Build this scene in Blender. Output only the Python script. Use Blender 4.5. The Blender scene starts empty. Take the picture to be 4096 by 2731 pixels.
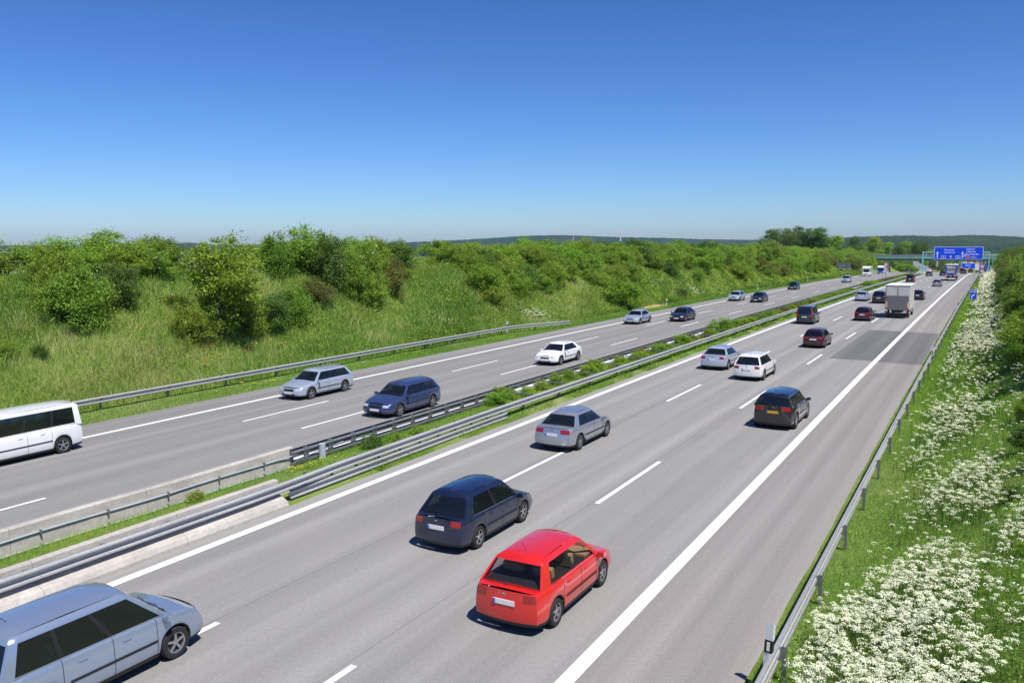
import bpy, math, random
import numpy as np
from mathutils import Matrix, Vector
R = math.radians
C = bpy.context.scene.collection
random.seed(7); rng = np.random.default_rng(7)

# ------------------------------------------------------------------ camera
W0, H0, F0 = 4096, 2731, 3371.8
CH, YAW, PIT, ROL = 8.275, R(29.252), R(6.599), R(-0.2226)
r0 = Vector((math.cos(YAW), math.sin(YAW), 0)); fw = Vector((-math.sin(YAW)*math.cos(PIT), math.cos(YAW)*math.cos(PIT), -math.sin(PIT)))
u0 = r0.cross(fw)
rt = r0*math.cos(ROL)+u0*math.sin(ROL); up = -r0*math.sin(ROL)+u0*math.cos(ROL)
camd = bpy.data.cameras.new('camera'); cam = bpy.data.objects.new('camera', camd); C.objects.link(cam)
cam.matrix_world = Matrix(((rt.x, up.x, -fw.x, 0), (rt.y, up.y, -fw.y, 0), (rt.z, up.z, -fw.z, CH), (0, 0, 0, 1)))
camd.sensor_width = 36; camd.lens = F0/W0*36; camd.clip_start = .3; camd.clip_end = 30000
bpy.context.scene.camera = cam

# ------------------------------------------------------------------ sky, sun, exposure
SUN_AZ, SUN_EL = R(117), R(61)          # azimuth clockwise from the road direction (+Y)
w = bpy.data.worlds.new('World'); bpy.context.scene.world = w; w.use_nodes = True
nt = w.node_tree; bg = nt.nodes['Background']
sky = nt.nodes.new('ShaderNodeTexSky'); sky.sky_type = 'NISHITA'; sky.sun_disc = False
sky.sun_elevation = SUN_EL; sky.sun_rotation = SUN_AZ
sky.altitude = 1000; sky.air_density = 1; sky.dust_density = .75; sky.ozone_density = 6.5
sp_ = nt.nodes.new('ShaderNodeSeparateColor'); cb_ = nt.nodes.new('ShaderNodeCombineColor'); nt.links.new(sky.outputs[0], sp_.inputs[0])
for i_, (g_, a_) in enumerate(((1.5, .325), (1.38, .43), (1.3, .6))):      # camera colour response to the clear sky
    pw = nt.nodes.new('ShaderNodeMath'); pw.operation = 'POWER'; pw.inputs[1].default_value = g_; nt.links.new(sp_.outputs[i_], pw.inputs[0])
    ml = nt.nodes.new('ShaderNodeMath'); ml.operation = 'MULTIPLY'; ml.inputs[1].default_value = a_; nt.links.new(pw.outputs[0], ml.inputs[0]); nt.links.new(ml.outputs[0], cb_.inputs[i_])
nt.links.new(cb_.outputs[0], bg.inputs[0]); bg.inputs[1].default_value = .1
sl = bpy.data.lights.new('sun', 'SUN'); sl.energy = 4.6; sl.angle = R(.53); sl.color = (1, .955, .89)
so = bpy.data.objects.new('sun', sl); C.objects.link(so)
sd = Vector((math.sin(SUN_AZ)*math.cos(SUN_EL), math.cos(SUN_AZ)*math.cos(SUN_EL), math.sin(SUN_EL)))
so.rotation_euler = sd.to_track_quat('Z', 'Y').to_euler()
sc = bpy.context.scene
sc.view_settings.view_transform = 'Standard'; sc.view_settings.look = 'None'; sc.view_settings.exposure = .35
sc.cycles.max_bounces = 6; sc.cycles.diffuse_bounces = 2; sc.cycles.glossy_bounces = 3
sc.cycles.transparent_max_bounces = 8; sc.cycles.transmission_bounces = 2; sc.cycles.caustics_reflective = False; sc.cycles.caustics_refractive = False

# ------------------------------------------------------------------ road geometry
def _hd(s):
    if s < 300: return .8524e-4*s-2.5812e-7*s*s*(1 if s > 0 else -1)
    return .00234+(s-300)*9e-5 if s < 620 else .00234+.0288
_xs = [0.0]
for _i in range(0, 900): _xs.append(_xs[-1]+_hd(_i+.5))
def xc(s):
    if s < 0: return 0.0
    i = min(int(s), 898); return _xs[i]+(_xs[i+1]-_xs[i])*(s-i)
def zc(s):
    a = max(s, -60)
    if a <= 450: return .0007376*a-1.679e-5*a*a-3.1e-8*a**3
    z = .0007376*450-1.679e-5*450**2-3.1e-8*450**3
    z -= (min(a, 760)-450)*.0335
    if a > 760: z -= min(a-760, 900)*.006
    return z
def zl(o):
    if o > -19.8: return (o+18.31)*-.0073
    if o < -21.2: return -.116+(o+34.17)*.01249
    t = (o+19.8)/1.4
    return (.0109)*(1+t)+(-.116+12.97*.01249)*(-t)
def rp(s, o, h=0): return Vector((xc(s)+o, s, zc(s)+zl(max(min(o, -3), -37))+h))
PL = [(-12000, -34), (-4000, -26), (-700, -20), (-300, -8), (-120, 2.5), (-75, 5.6), (-58, 6.3), (-53, 6.3), (-50, 5.7), (-46, 3.4), (-42.3, 1.0), (-40, .12), (-38.6, -.02), (-37.2, -.05),
      (-36.5, -.07), (-22.4, -.07), (-22.1, .02), (-21.6, .2), (-20.6, .3), (-19.8, .2), (-19.3, .04), (-19.05, .0), (-18.8, -.07), (-3.9, -.07), (-3.5, -.03), (-2.9, .0), (-2.2, .08), (-1, .45), (0, .95), (1, 1.5), (2.5, 2.4),
      (5, 3.9), (9, 6), (14, 6.6), (60, 6.6), (200, 2), (600, -10), (4000, -26), (12000, -30)]
PX = np.array([p[0] for p in PL], float); PZ = np.array([p[1] for p in PL], float)
def tz(X, Y):
    s = Y; o = X-xc(s)
    rel = float(np.interp(o, PX, PZ))
    b = zc(s)
    if s > 560 and rel > 0: rel *= max(.0, 1-(s-560)/250)
    if rel < -1: b *= 0.3 if s < 760 else 1
    n = 0
    if o < -41 or o > 0:
        k = min(1, (abs(o+20)-20)/6)
        n = k*(.22*math.sin(s*.31+o*.2)+.18*math.sin(s*.13-o*.5+1)+.1*math.sin(s*.71+o*.9))
    return b+rel+zl(max(min(o, -3), -37))+n*(.35 if o > 0 else 1)
def at(px, py, D):
    d = rt*((px-W0/2)/F0)+up*(-(py-H0/2)/F0)+fw
    h = Vector((-math.sin(YAW), math.cos(YAW), 0)); d = d/d.dot(h)
    return Vector((0, 0, CH))+d*D
def hit(px, py):
    D = 12.0
    while D < 900:
        p = at(px, py, D)
        if p.z < tz(p.x, p.y): return p, D
        D *= 1.004
    return p, D
def proj(p):
    q = Vector(p)-Vector((0, 0, CH)); z = q.dot(fw)
    return W0/2+F0*q.dot(rt)/z, H0/2-F0*q.dot(up)/z, z

# ------------------------------------------------------------------ helpers
def tag(o, label=None, cat=None, group=None, kind=None):
    if label: o['label'] = label
    if cat: o['category'] = cat
    if group: o['group'] = group
    if kind: o['kind'] = kind
    return o
def empty(name, loc=(0, 0, 0), rz=0, rx=0):
    o = bpy.data.objects.new(name, None); C.objects.link(o); o.location = loc; o.rotation_euler = (rx, 0, rz); o.empty_display_size = .3
    return o
class MB:
    def __init__(s): s.v = []; s.f = []; s.m = []
    def add(s, vs, fs, m=0):
        n = len(s.v); s.v += [tuple(v) for v in vs]; s.f += [tuple(i+n for i in f) for f in fs]; s.m += [m]*len(fs); return s
    def box(s, c, d, m=0, rz=0, M=None):
        x, y, z = d[0]/2, d[1]/2, d[2]/2; vs = []
        for a in (-x, x):
            for b in (-y, y):
                for e in (-z, z):
                    p = Vector((a, b, e))
                    if rz: p = Matrix.Rotation(rz, 3, 'Z')@p
                    if M: p = M@p
                    vs.append(p+Vector(c))
        return s.add(vs, [(0, 1, 3, 2), (4, 6, 7, 5), (0, 4, 5, 1), (2, 3, 7, 6), (0, 2, 6, 4), (1, 5, 7, 3)], m)
    def tube(s, pts, rad, n=8, m=0, cap=True):
        pts = [Vector(p) for p in pts]; rr = rad if isinstance(rad, (list, tuple)) else [rad]*len(pts); vs = []; fs = []
        for i, p in enumerate(pts):
            t = (pts[min(i+1, len(pts)-1)]-pts[max(i-1, 0)]).normalized()
            a = t.orthogonal().normalized() if abs(t.z) > .9 else Vector((t.y, -t.x, 0)).normalized(); b = t.cross(a)
            for k in range(n):
                q = 2*math.pi*k/n; vs.append(p+(a*math.cos(q)+b*math.sin(q))*rr[i])
        for i in range(len(pts)-1):
            for k in range(n):
                k2 = (k+1) % n; fs.append((i*n+k, i*n+k2, (i+1)*n+k2, (i+1)*n+k))
        if cap: fs += [tuple(range(n))[::-1], tuple((len(pts)-1)*n+k for k in range(n))]
        return s.add(vs, fs, m)
    def grid(s, P, m=0, flip=False, mf=None):
        nr, nc = len(P), len(P[0]); n = len(s.v)
        for r_ in P: s.v += [tuple(v) for v in r_]
        for i in range(nr-1):
            for j in range(nc-1):
                f = (n+i*nc+j, n+i*nc+j+1, n+(i+1)*nc+j+1, n+(i+1)*nc+j)
                s.f.append(f[::-1] if flip else f); s.m.append(mf(i, j) if mf else m)
        return s
    def prism(s, poly, y0, y1, m=0, ax='y'):
        n = len(poly)
        def mk(a, b, y): return (a, y, b) if ax == 'y' else ((y, a, b) if ax == 'x' else (a, b, y))
        vs = [mk(a, b, y0) for a, b in poly]+[mk(a, b, y1) for a, b in poly]
        return s.add(vs, [tuple(range(n))[::-1], tuple(range(n, 2*n))]+[(i, (i+1) % n, n+(i+1) % n, n+i) for i in range(n)], m)
    def build(s, name, mats, parent=None, smooth=None, loc=None, uv=None):
        me = bpy.data.meshes.new(name); me.from_pydata(s.v, [], s.f)
        mats = mats if isinstance(mats, (list, tuple)) else [mats]
        for q in mats: me.materials.append(q)
        if len(mats) > 1: me.polygons.foreach_set('material_index', s.m)
        me.update()
        if smooth is not None:
            me.polygons.foreach_set('use_smooth', [True]*len(me.polygons))
            if smooth: me.set_sharp_from_angle(angle=R(smooth))
        o = bpy.data.objects.new(name, me); C.objects.link(o)
        if parent: o.parent = parent
        if loc is not None: o.location = loc
        return o
def npmesh(name, V, Fq, mat, tint=None, parent=None):
    me = bpy.data.meshes.new(name); n = len(V); k = Fq.shape[1]; m = len(Fq)
    me.vertices.add(n); me.vertices.foreach_set('co', V.astype(np.float32).ravel())
    me.loops.add(m*k); me.loops.foreach_set('vertex_index', Fq.astype(np.int32).ravel())
    me.polygons.add(m); me.polygons.foreach_set('loop_start', np.arange(0, m*k, k, dtype=np.int32))
    me.update(calc_edges=True)
    if tint is not None:
        a = me.attributes.new('tint', 'FLOAT', 'POINT'); a.data.foreach_set('value', tint.astype(np.float32))
    for q in (mat if isinstance(mat, (list, tuple)) else [mat]): me.materials.append(q)
    o = bpy.data.objects.new(name, me); C.objects.link(o)
    if parent: o.parent = parent
    return o
def copy_tree(o, parent=None):
    c = o.copy(); C.objects.link(c)
    if parent: c.parent = parent
    for ch in KIDS.get(o.name, []): copy_tree(ch, c)
    return c
KIDS = {}
def reg(o):
    KIDS[o.name] = [x for x in bpy.data.objects if x.parent == o]
    for x in KIDS[o.name]: reg(x)

# ------------------------------------------------------------------ materials
def mat(name, col, rough=.6, metal=0, coat=0, spec=.5):
    m = bpy.data.materials.new(name); m.use_nodes = True; b = m.node_tree.nodes['Principled BSDF']
    b.inputs['Base Color'].default_value = (*col, 1); b.inputs['Roughness'].default_value = rough; b.inputs['Metallic'].default_value = metal
    b.inputs['Coat Weight'].default_value = coat; b.inputs['Coat Roughness'].default_value = .04; b.inputs['Specular IOR Level'].default_value = spec
    return m
def N(m, t, **kw):
    n = m.node_tree.nodes.new(t)
    for k, v in kw.items():
        if k in n.inputs: n.inputs[k].default_value = v
        else: setattr(n, k, v)
    return n
def L(m, a, b): m.node_tree.links.new(a, b)
def ramp(m, fac, stops):
    r_ = N(m, 'ShaderNodeValToRGB'); e = r_.color_ramp.elements
    while len(e) < len(stops): e.new(.5)
    for i, (p, c) in enumerate(stops): e[i].position = p; e[i].color = (*c, 1)
    L(m, fac, r_.inputs[0]); return r_.outputs[0]
def noise(m, scale, detail=4, rough=.6, vec=None, scl=None, coord='Object'):
    n = N(m, 'ShaderNodeTexNoise', Scale=scale, Detail=detail, Roughness=rough)
    if vec is None: tc = N(m, 'ShaderNodeTexCoord'); vec = tc.outputs[coord]
    if scl:
        mp = N(m, 'ShaderNodeMapping'); mp.inputs['Scale'].default_value = scl; L(m, vec, mp.inputs[0]); vec = mp.outputs[0]
    L(m, vec, n.inputs['Vector']); return n.outputs[0]
def mix(m, fac, a, b, mode='MIX'):
    n = m.node_tree.nodes.new('ShaderNodeMix'); n.data_type = 'RGBA'; n.blend_type = mode
    for s_, v in ((0, fac), (6, a), (7, b)):
        if hasattr(v, 'is_output'): L(m, v, n.inputs[s_])
        else: n.inputs[s_].default_value = v if s_ == 0 else (*v, 1)
    return n.outputs[2]
def setcol(m, out): L(m, out, m.node_tree.nodes['Principled BSDF'].inputs['Base Color'])
def bump(m, h, st, dist=.02):
    b = N(m, 'ShaderNodeBump', Strength=st, Distance=dist); L(m, h, b.inputs['Height']); L(m, b.outputs[0], m.node_tree.nodes['Principled BSDF'].inputs['Normal'])
def weathered(name, col, rough=.6, metal=0, amt=.25, scale=2.0, dark=(.08, .07, .06), stretch=None, coat=0):
    m = mat(name, col, rough, metal, coat)
    n = noise(m, scale, 6, .65, scl=stretch)
    k = ramp(m, n, [(.35, (0, 0, 0)), (.75, (amt, amt, amt))])
    n2 = noise(m, scale*9, 3)
    c = mix(m, k, col, dark); k2 = ramp(m, n2, [(.3, (.86,)*3), (.7, (1.08,)*3)])
    setcol(m, mix(m, 1.0, c, k2, 'MULTIPLY')); return m

def asphalt(name, base, warm, seams=()):
    m = mat(name, base, .88, spec=.3)
    uv = N(m, 'ShaderNodeUVMap'); v = uv.outputs[0]
    fine = noise(m, 38, 3, .7, v); med = noise(m, .35, 4, .6, v); lon = noise(m, 1, 5, .6, v, (1.3, .018, 1)); gr = noise(m, 9, 2, .6, v)
    sep = N(m, 'ShaderNodeSeparateXYZ'); L(m, v, sep.inputs[0])
    c = mix(m, ramp(m, lon, [(.35, (0,)*3), (.7, (1,)*3)]), tuple(x*.82 for x in base), tuple(x*1.12 for x in base))
    c = mix(m, ramp(m, med, [(.35, (0,)*3), (.7, (.45,)*3)]), c, warm)
    # wheel polishing bands, two per lane, as wear in the surface
    mm = N(m, 'ShaderNodeMath', operation='MULTIPLY_ADD'); L(m, sep.outputs[0], mm.inputs[0]); mm.inputs[1].default_value = 2*math.pi*2/3.8; mm.inputs[2].default_value = 1.1
    sn = N(m, 'ShaderNodeMath', operation='SINE'); L(m, mm.outputs[0], sn.inputs[0])
    c = mix(m, 1.0, c, ramp(m, sn.outputs[0], [(.0, (.93,)*3), (1, (1.05,)*3)]), 'MULTIPLY')
    c = mix(m, 1.0, c, ramp(m, fine, [(.25, (.72,)*3), (.5, (1,)*3), (.78, (1.45,)*3)]), 'MULTIPLY')
    c = mix(m, 1.0, c, ramp(m, gr, [(.3, (.94,)*3), (.7, (1.05,)*3)]), 'MULTIPLY')
    spot = noise(m, 2.1, 5, .75, v, (1, .35, 1)); c = mix(m, ramp(m, spot, [(.62, (0,)*3), (.74, (.3,)*3)]), c, tuple(x*.6 for x in base))
    for o_ in seams:
        a1 = N(m, 'ShaderNodeMath', operation='ADD'); L(m, sep.outputs[0], a1.inputs[0]); a1.inputs[1].default_value = -o_
        a4 = N(m, 'ShaderNodeMath', operation='MULTIPLY_ADD'); L(m, gr, a4.inputs[0]); a4.inputs[1].default_value = .05; L(m, a1.outputs[0], a4.inputs[2])
        a2 = N(m, 'ShaderNodeMath', operation='ABSOLUTE'); L(m, a4.outputs[0], a2.inputs[0]); a3 = N(m, 'ShaderNodeMath', operation='LESS_THAN'); L(m, a2.outputs[0], a3.inputs[0]); a3.inputs[1].default_value = .016
        a5 = N(m, 'ShaderNodeMath', operation='MULTIPLY'); L(m, a3.outputs[0], a5.inputs[0]); a5.inputs[1].default_value = .35; c = mix(m, a5.outputs[0], c, (.07, .068, .065))
    setcol(m, c); bump(m, fine, .35, .01); return m
M = {}
M['asphalt'] = asphalt('asphalt', (.272, .266, .255), (.28, .266, .245), (-14.55, -10.72))
M['shoulder'] = asphalt('shoulder_asphalt', (.268, .25, .234), (.252, .232, .216))
M['asphalt2'] = asphalt('asphalt_left', (.242, .236, .225), (.255, .244, .227), (-30.3, -26.6))
M['patch_a'] = asphalt('patch_asphalt', (.142, .15, .146), (.13, .135, .13)); M['patch_b'] = asphalt('patch_asphalt_shoulder', (.16, .152, .155), (.15, .142, .147))
m = M['paint'] = mat('road_paint', (.8, .8, .78), .6)
uvn = N(m, 'ShaderNodeUVMap'); wn = noise(m, 14, 5, .75, uvn.outputs[0]); setcol(m, mix(m, ramp(m, wn, [(.5, (0,)*3), (.72, (.4,)*3)]), (.82, .82, .8), (.45, .44, .42)))
M['concrete'] = weathered('concrete', (.53, .49, .44), .85, 0, .55, .9, (.2, .18, .15), (1, 1, 3))
M['concrete_b'] = weathered('bridge_concrete', (.6, .56, .5), .85, 0, .3, .6)
M['galv'] = weathered('galvanised_steel', (.33, .34, .355), .42, .55, .35, 1.6, (.2, .19, .18))
M['galv_d'] = weathered('dull_galvanised_steel', (.24, .25, .265), .5, .45, .35, 2.5, (.12, .11, .1))
M['rail'] = weathered('rail_steel', (.5, .5, .49), .5, .25, .3, 1.2, (.24, .22, .2), (1, .4, 1))
M['rail_m'] = weathered('median_rail_steel', (.46, .47, .47), .5, .15, .4, 1.2, (.2, .19, .18), (1, .4, 1))
M['pipe'] = weathered('pipe_steel', (.5, .55, .62), .45, .2, .2, 3)
M['white'] = mat('white_plastic', (.82, .82, .82), .5); M['black'] = mat('black_plastic', (.012, .012, .013), .5)
M['reflector'] = mat('reflector', (.85, .85, .8), .15)
M['gravel'] = weathered('gravel', (.3, .26, .2), .95, 0, .4, 6, (.12, .1, .08))
def glow(m, col, st): pass
M['teal'] = weathered('turquoise_paint', (.26, .66, .68), .45, 0, .15, 1)
M['blue'] = mat('sign_blue', (.0, .07, .8), .35); M['swhite'] = mat('sign_white', (.82, .84, .86), .4); M['sback'] = weathered('sign_back', (.4, .43, .48), .5, .3, .2, 1)
M['sred'] = mat('sign_red', (.6, .03, .03), .4); M['orange'] = mat('sign_orange', (.85, .3, .01), .4); M['text'] = mat('sign_text_black', (.02, .02, .02), .5)
M['green_steel'] = weathered('green_bridge_steel', (.24, .42, .29), .6, 0, .3, .5, (.06, .1, .08)); M['green_dark'] = weathered('green_girder_web', (.12, .22, .16), .6, 0, .2, .5)
M['glass'] = None
def glassmat(name, tint, dark, f=.55):
    m = bpy.data.materials.new(name); m.use_nodes = True; t = m.node_tree; b = t.nodes['Principled BSDF']
    b.inputs['Base Color'].default_value = (*dark, 1); b.inputs['Roughness'].default_value = .03; b.inputs['IOR'].default_value = 1.9
    tr = t.nodes.new('ShaderNodeBsdfTransparent'); tr.inputs[0].default_value = (*tint, 1)
    mx = t.nodes.new('ShaderNodeMixShader'); mx.inputs[0].default_value = f
    t.links.new(tr.outputs[0], mx.inputs[1]); t.links.new(b.outputs[0], mx.inputs[2]); t.links.new(mx.outputs[0], t.nodes['Material Output'].inputs[0]); return m
M['glass'] = glassmat('car_glass', (.45, .5, .5), (.012, .016, .02)); M['glass_c'] = glassmat('clear_car_glass', (.85, .85, .82), (.012, .016, .02), .22); M['glass_d'] = glassmat('dark_car_glass', (.15, .17, .17), (.008, .01, .012))
M['tyre'] = mat('tyre_rubber', (.018, .018, .018), .85); M['rim'] = mat('alloy_rim', (.45, .46, .48), .3, .8); M['inner'] = mat('cabin_dark', (.02, .02, .022), .8); M['beige'] = mat('cabin_beige', (.5, .32, .17), .7); M['greyseat'] = mat('cabin_grey', (.09, .09, .1), .8)
M['tail'] = mat('tail_lamp_red', (.3, .006, .006), .15, 0, 1); M['head'] = mat('headlamp_glass', (.65, .67, .7), .08, .3, 1); M['plate'] = mat('plate_white', (.75, .76, .74), .4); M['plate_y'] = mat('plate_yellow', (.62, .36, .02), .4); M['chrome'] = mat('chrome', (.6, .6, .62), .12, 1)
def paint(name, col, metal=.0, rough=.28): return mat('paint_'+name, col, rough, metal, 1.0)
PT = {'silver': paint('silver', (.42, .45, .5), .65, .3), 'icesilver': paint('ice_silver', (.5, .56, .64), .45, .3), 'silverblue': paint('silver_blue', (.36, .44, .57), .6, .3), 'navy': paint('navy', (.012, .02, .055), .3), 'red': paint('red', (.62, .016, .012)),
      'white': paint('white', (.8, .8, .8)), 'black': paint('black', (.008, .008, .01)), 'darkred': paint('dark_red', (.07, .008, .01), .3), 'grey': paint('grey', (.1, .1, .12), .5), 'darkgreen': paint('dark_green', (.008, .022, .02), .3),
      'slate': paint('slate', (.03, .035, .045), .4), 'blueviolet': paint('metallic_blue', (.06, .085, .2), .5), 'lilac': paint('lilac_silver', (.36, .35, .44), .6, .3), 'brightblue': paint('bright_blue', (.01, .07, .5))}

def foliage(name, stops, trans=.28, hue=.5):
    m = mat(name, (.1, .15, .03), .62, spec=.25); t = m.node_tree; b = t.nodes['Principled BSDF']
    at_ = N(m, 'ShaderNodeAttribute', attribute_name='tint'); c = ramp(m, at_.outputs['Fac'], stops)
    oi = N(m, 'ShaderNodeObjectInfo')
    hs = N(m, 'ShaderNodeHueSaturation')
    mr = N(m, 'ShaderNodeMapRange'); mr.inputs[3].default_value = .5-.03*hue; mr.inputs[4].default_value = .5+.035*hue; L(m, oi.outputs['Random'], mr.inputs[0]); L(m, mr.outputs[0], hs.inputs['Hue'])
    m2 = N(m, 'ShaderNodeMath', operation='MULTIPLY_ADD'); L(m, oi.outputs['Random'], m2.inputs[0]); m2.inputs[1].default_value = 7.13; m2.inputs[2].default_value = 0
    m3 = N(m, 'ShaderNodeMath', operation='FRACT'); L(m, m2.outputs[0], m3.inputs[0])
    mr2 = N(m, 'ShaderNodeMapRange'); mr2.inputs[3].default_value = 1-.28*hue; mr2.inputs[4].default_value = 1+.3*hue; L(m, m3.outputs[0], mr2.inputs[0]); L(m, mr2.outputs[0], hs.inputs['Value'])
    L(m, c, hs.inputs['Color']); c = hs.outputs[0]; setcol(m, c)
    tl = N(m, 'ShaderNodeBsdfTranslucent'); L(m, mix(m, 1.0, c, (1.3, 1.25, .6), 'MULTIPLY'), tl.inputs[0])
    mx = N(m, 'ShaderNodeMixShader'); mx.inputs[0].default_value = trans
    L(m, b.outputs[0], mx.inputs[1]); L(m, tl.outputs[0], mx.inputs[2]); L(m, mx.outputs[0], t.nodes['Material Output'].inputs[0]); return m
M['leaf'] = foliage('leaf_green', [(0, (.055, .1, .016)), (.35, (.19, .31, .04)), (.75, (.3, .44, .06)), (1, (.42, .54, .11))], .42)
M['leaf_b'] = foliage('leaf_bright', [(0, (.07, .14, .012)), (.5, (.2, .35, .03)), (1, (.34, .5, .06))])
M['leaf_d'] = foliage('leaf_dark', [(0, (.03, .06, .014)), (.5, (.1, .18, .034)), (1, (.19, .3, .065))], .3)
M['leaf_r'] = foliage('leaf_russet', [(0, (.09, .05, .02)), (.4, (.17, .13, .045)), (.7, (.19, .24, .045)), (1, (.28, .33, .08))])
M['grass'] = foliage('grass_blades', [(0, (.06, .16, .025)), (.35, (.16, .3, .045)), (.65, (.3, .42, .08)), (1, (.55, .54, .25))], .4, 0)
M['lawn'] = foliage('verge_blades', [(0, (.07, .18, .015)), (.6, (.23, .42, .05)), (1, (.4, .54, .11))], .4, 0)
M['stem'] = foliage('herb_stem', [(0, (.05, .12, .02)), (1, (.14, .24, .04))], .2, 0)
M['umbel'] = mat('white_umbels', (.85, .87, .62), .8); M['petal'] = mat('pink_petals', (.75, .25, .4), .7); M['petal_w'] = mat('pale_petals', (.8, .72, .7), .7); M['poppy'] = mat('poppy_red', (.8, .08, .02), .6); M['yellow'] = mat('yellow_petals', (.8, .6, .02), .6)
M['bark'] = weathered('bark', (.11, .08, .06), .9, 0, .4, 5)
g = M['ground'] = mat('ground', (.08, .12, .03), .95, spec=.1)
n1 = noise(g, .22, 5, .6); n2 = noise(g, 2.2, 6, .7); n3 = noise(g, .05, 3)
c = ramp(g, n1, [(.3, (.09, .16, .035)), (.5, (.15, .25, .045)), (.66, (.24, .29, .1))]); c = mix(g, ramp(g, n2, [(.35, (0,)*3), (.75, (.6,)*3)]), c, (.14, .15, .05)); c = mix(g, ramp(g, n3, [(.45, (0,)*3), (.65, (.35,)*3)]), c, (.2, .19, .09))
setcol(g, c); bump(g, n2, .8, .15)
h_ = M['hill'] = mat('forest_hill', (.03, .06, .03), .95, spec=.05)
hn = noise(h_, .011, 8, .75); hn2 = noise(h_, .0022, 4, .6); hc = ramp(h_, hn, [(.35, (.012, .03, .016)), (.55, (.032, .062, .028)), (.72, (.06, .095, .035))]); setcol(h_, mix(h_, ramp(h_, hn2, [(.45, (0,)*3), (.6, (.5,)*3)]), hc, (.055, .085, .035))); bump(h_, hn, 1, 14)
PRINT = []

#@@SETTING
# ------------------------------------------------------------------ ground, roads, markings
ss = [-60, -30]+[x for x in np.arange(-10, 130, 2.)]+[x for x in np.arange(130, 480, 6.)]+[480, 500, 520, 540, 560, 580, 600, 640, 680, 720, 760, 850, 1000, 1300, 1700, 2300, 3200, 4500, 8000]
oo = sorted(set(list(PX)+[-60, -56, -54.5, -51.5, -48.5, -47, -44.5, -43.2, -41.2, -39.3, 3.7, 7, 11, 20, 30, -90, -105, -180, -450, -1200, -2200, 1200, 2200, 350, 100]))
b = MB(); b.grid([[(xc(s)+o, s, tz(xc(s)+o, s)) for o in oo] for s in ss], flip=True)
tag(b.build('ground', M['ground'], smooth=0), kind='structure')
def strip(name, m, s0, s1, o0, o1, lift, ds=3.0, n=2, jag=0):
    b = MB(); P = []; k = max(1, int((s1-s0)/ds)); uv = []
    for i in range(k+1):
        s = s0+(s1-s0)*i/k; row = []
        for j in range(n+1):
            o = o0+(o1-o0)*j/n
            if jag and j == 0: o += jag*random.uniform(-1, 1)*.5
            if jag and j == n: o += jag*random.uniform(-1, 1)*.5
            row.append(rp(s, o, lift))
        P.append(row)
    b.grid(P, flip=True); o_ = b.build(name, m, smooth=0)
    ul = o_.data.uv_layers.new(name='UVMap'); vs = o_.data.vertices
    for lp in o_.data.loops:
        p = vs[lp.vertex_index].co; ul.data[lp.index].uv = (p.x-xc(p.y), p.y)
    return o_
SE = 760
tag(strip('road', M['asphalt'], -30, SE, -18.98, -3.72, 0, 1.5, 10, .05), kind='structure')
tag(strip('hard_shoulder', M['shoulder'], -30, SE, -6.5, -3.62, .004, 1.5, 2, .06), kind='structure')
tag(strip('opposite_road', M['asphalt2'], -30, SE, -36.75, -22.25, 0, 1.5, 10, .06), kind='structure')
tag(strip('exit_lane', M['shoulder'], 330, SE, -4.2, .2, .002, 5, 2), kind='structure')
tag(strip('asphalt_patch', M['patch_a'], 64.5, 88, -9.75, -6.5, .008, 3, 3), kind='structure')
tag(strip('shoulder_patch', M['patch_b'], 64.1, 87.7, -6.5, -3.66, .008, 3, 3), kind='structure')
def markings(name, segs):
    b = MB(); uvs = []
    for (s0, s1, o, wd) in segs:
        k = max(1, int((s1-s0)/3)); P = [[rp(s0+(s1-s0)*i/k, o-wd/2, .013), rp(s0+(s1-s0)*i/k, o+wd/2, .013)] for i in range(k+1)]
        b.grid(P, flip=True)
    o_ = b.build(name, M['paint']); ul = o_.data.uv_layers.new(name='UVMap')
    for lp in o_.data.loops:
        p = o_.data.vertices[lp.vertex_index].co; ul.data[lp.index].uv = (p.x, p.y)
    tag(o_, kind='structure')
sg = [(-30, SE, -18.31, .3), (-30, 330, -6.63, .33), (330, 520, -6.63, .3)]
for o in (-14.40, -10.55):
    for k in range(-2, 38): sg.append((6.35+18*k, 12.35+18*k, o, .16))
markings('road_markings', sg)
sg = [(-30, SE, -34.17, .28), (-30, SE, -22.98, .28)]
for o in (-30.45, -26.74):
    for k in range(-3, 38): sg.append((10.1+18*k, 16.1+18*k, o, .16))
markings('opposite_road_markings', sg)
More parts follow.
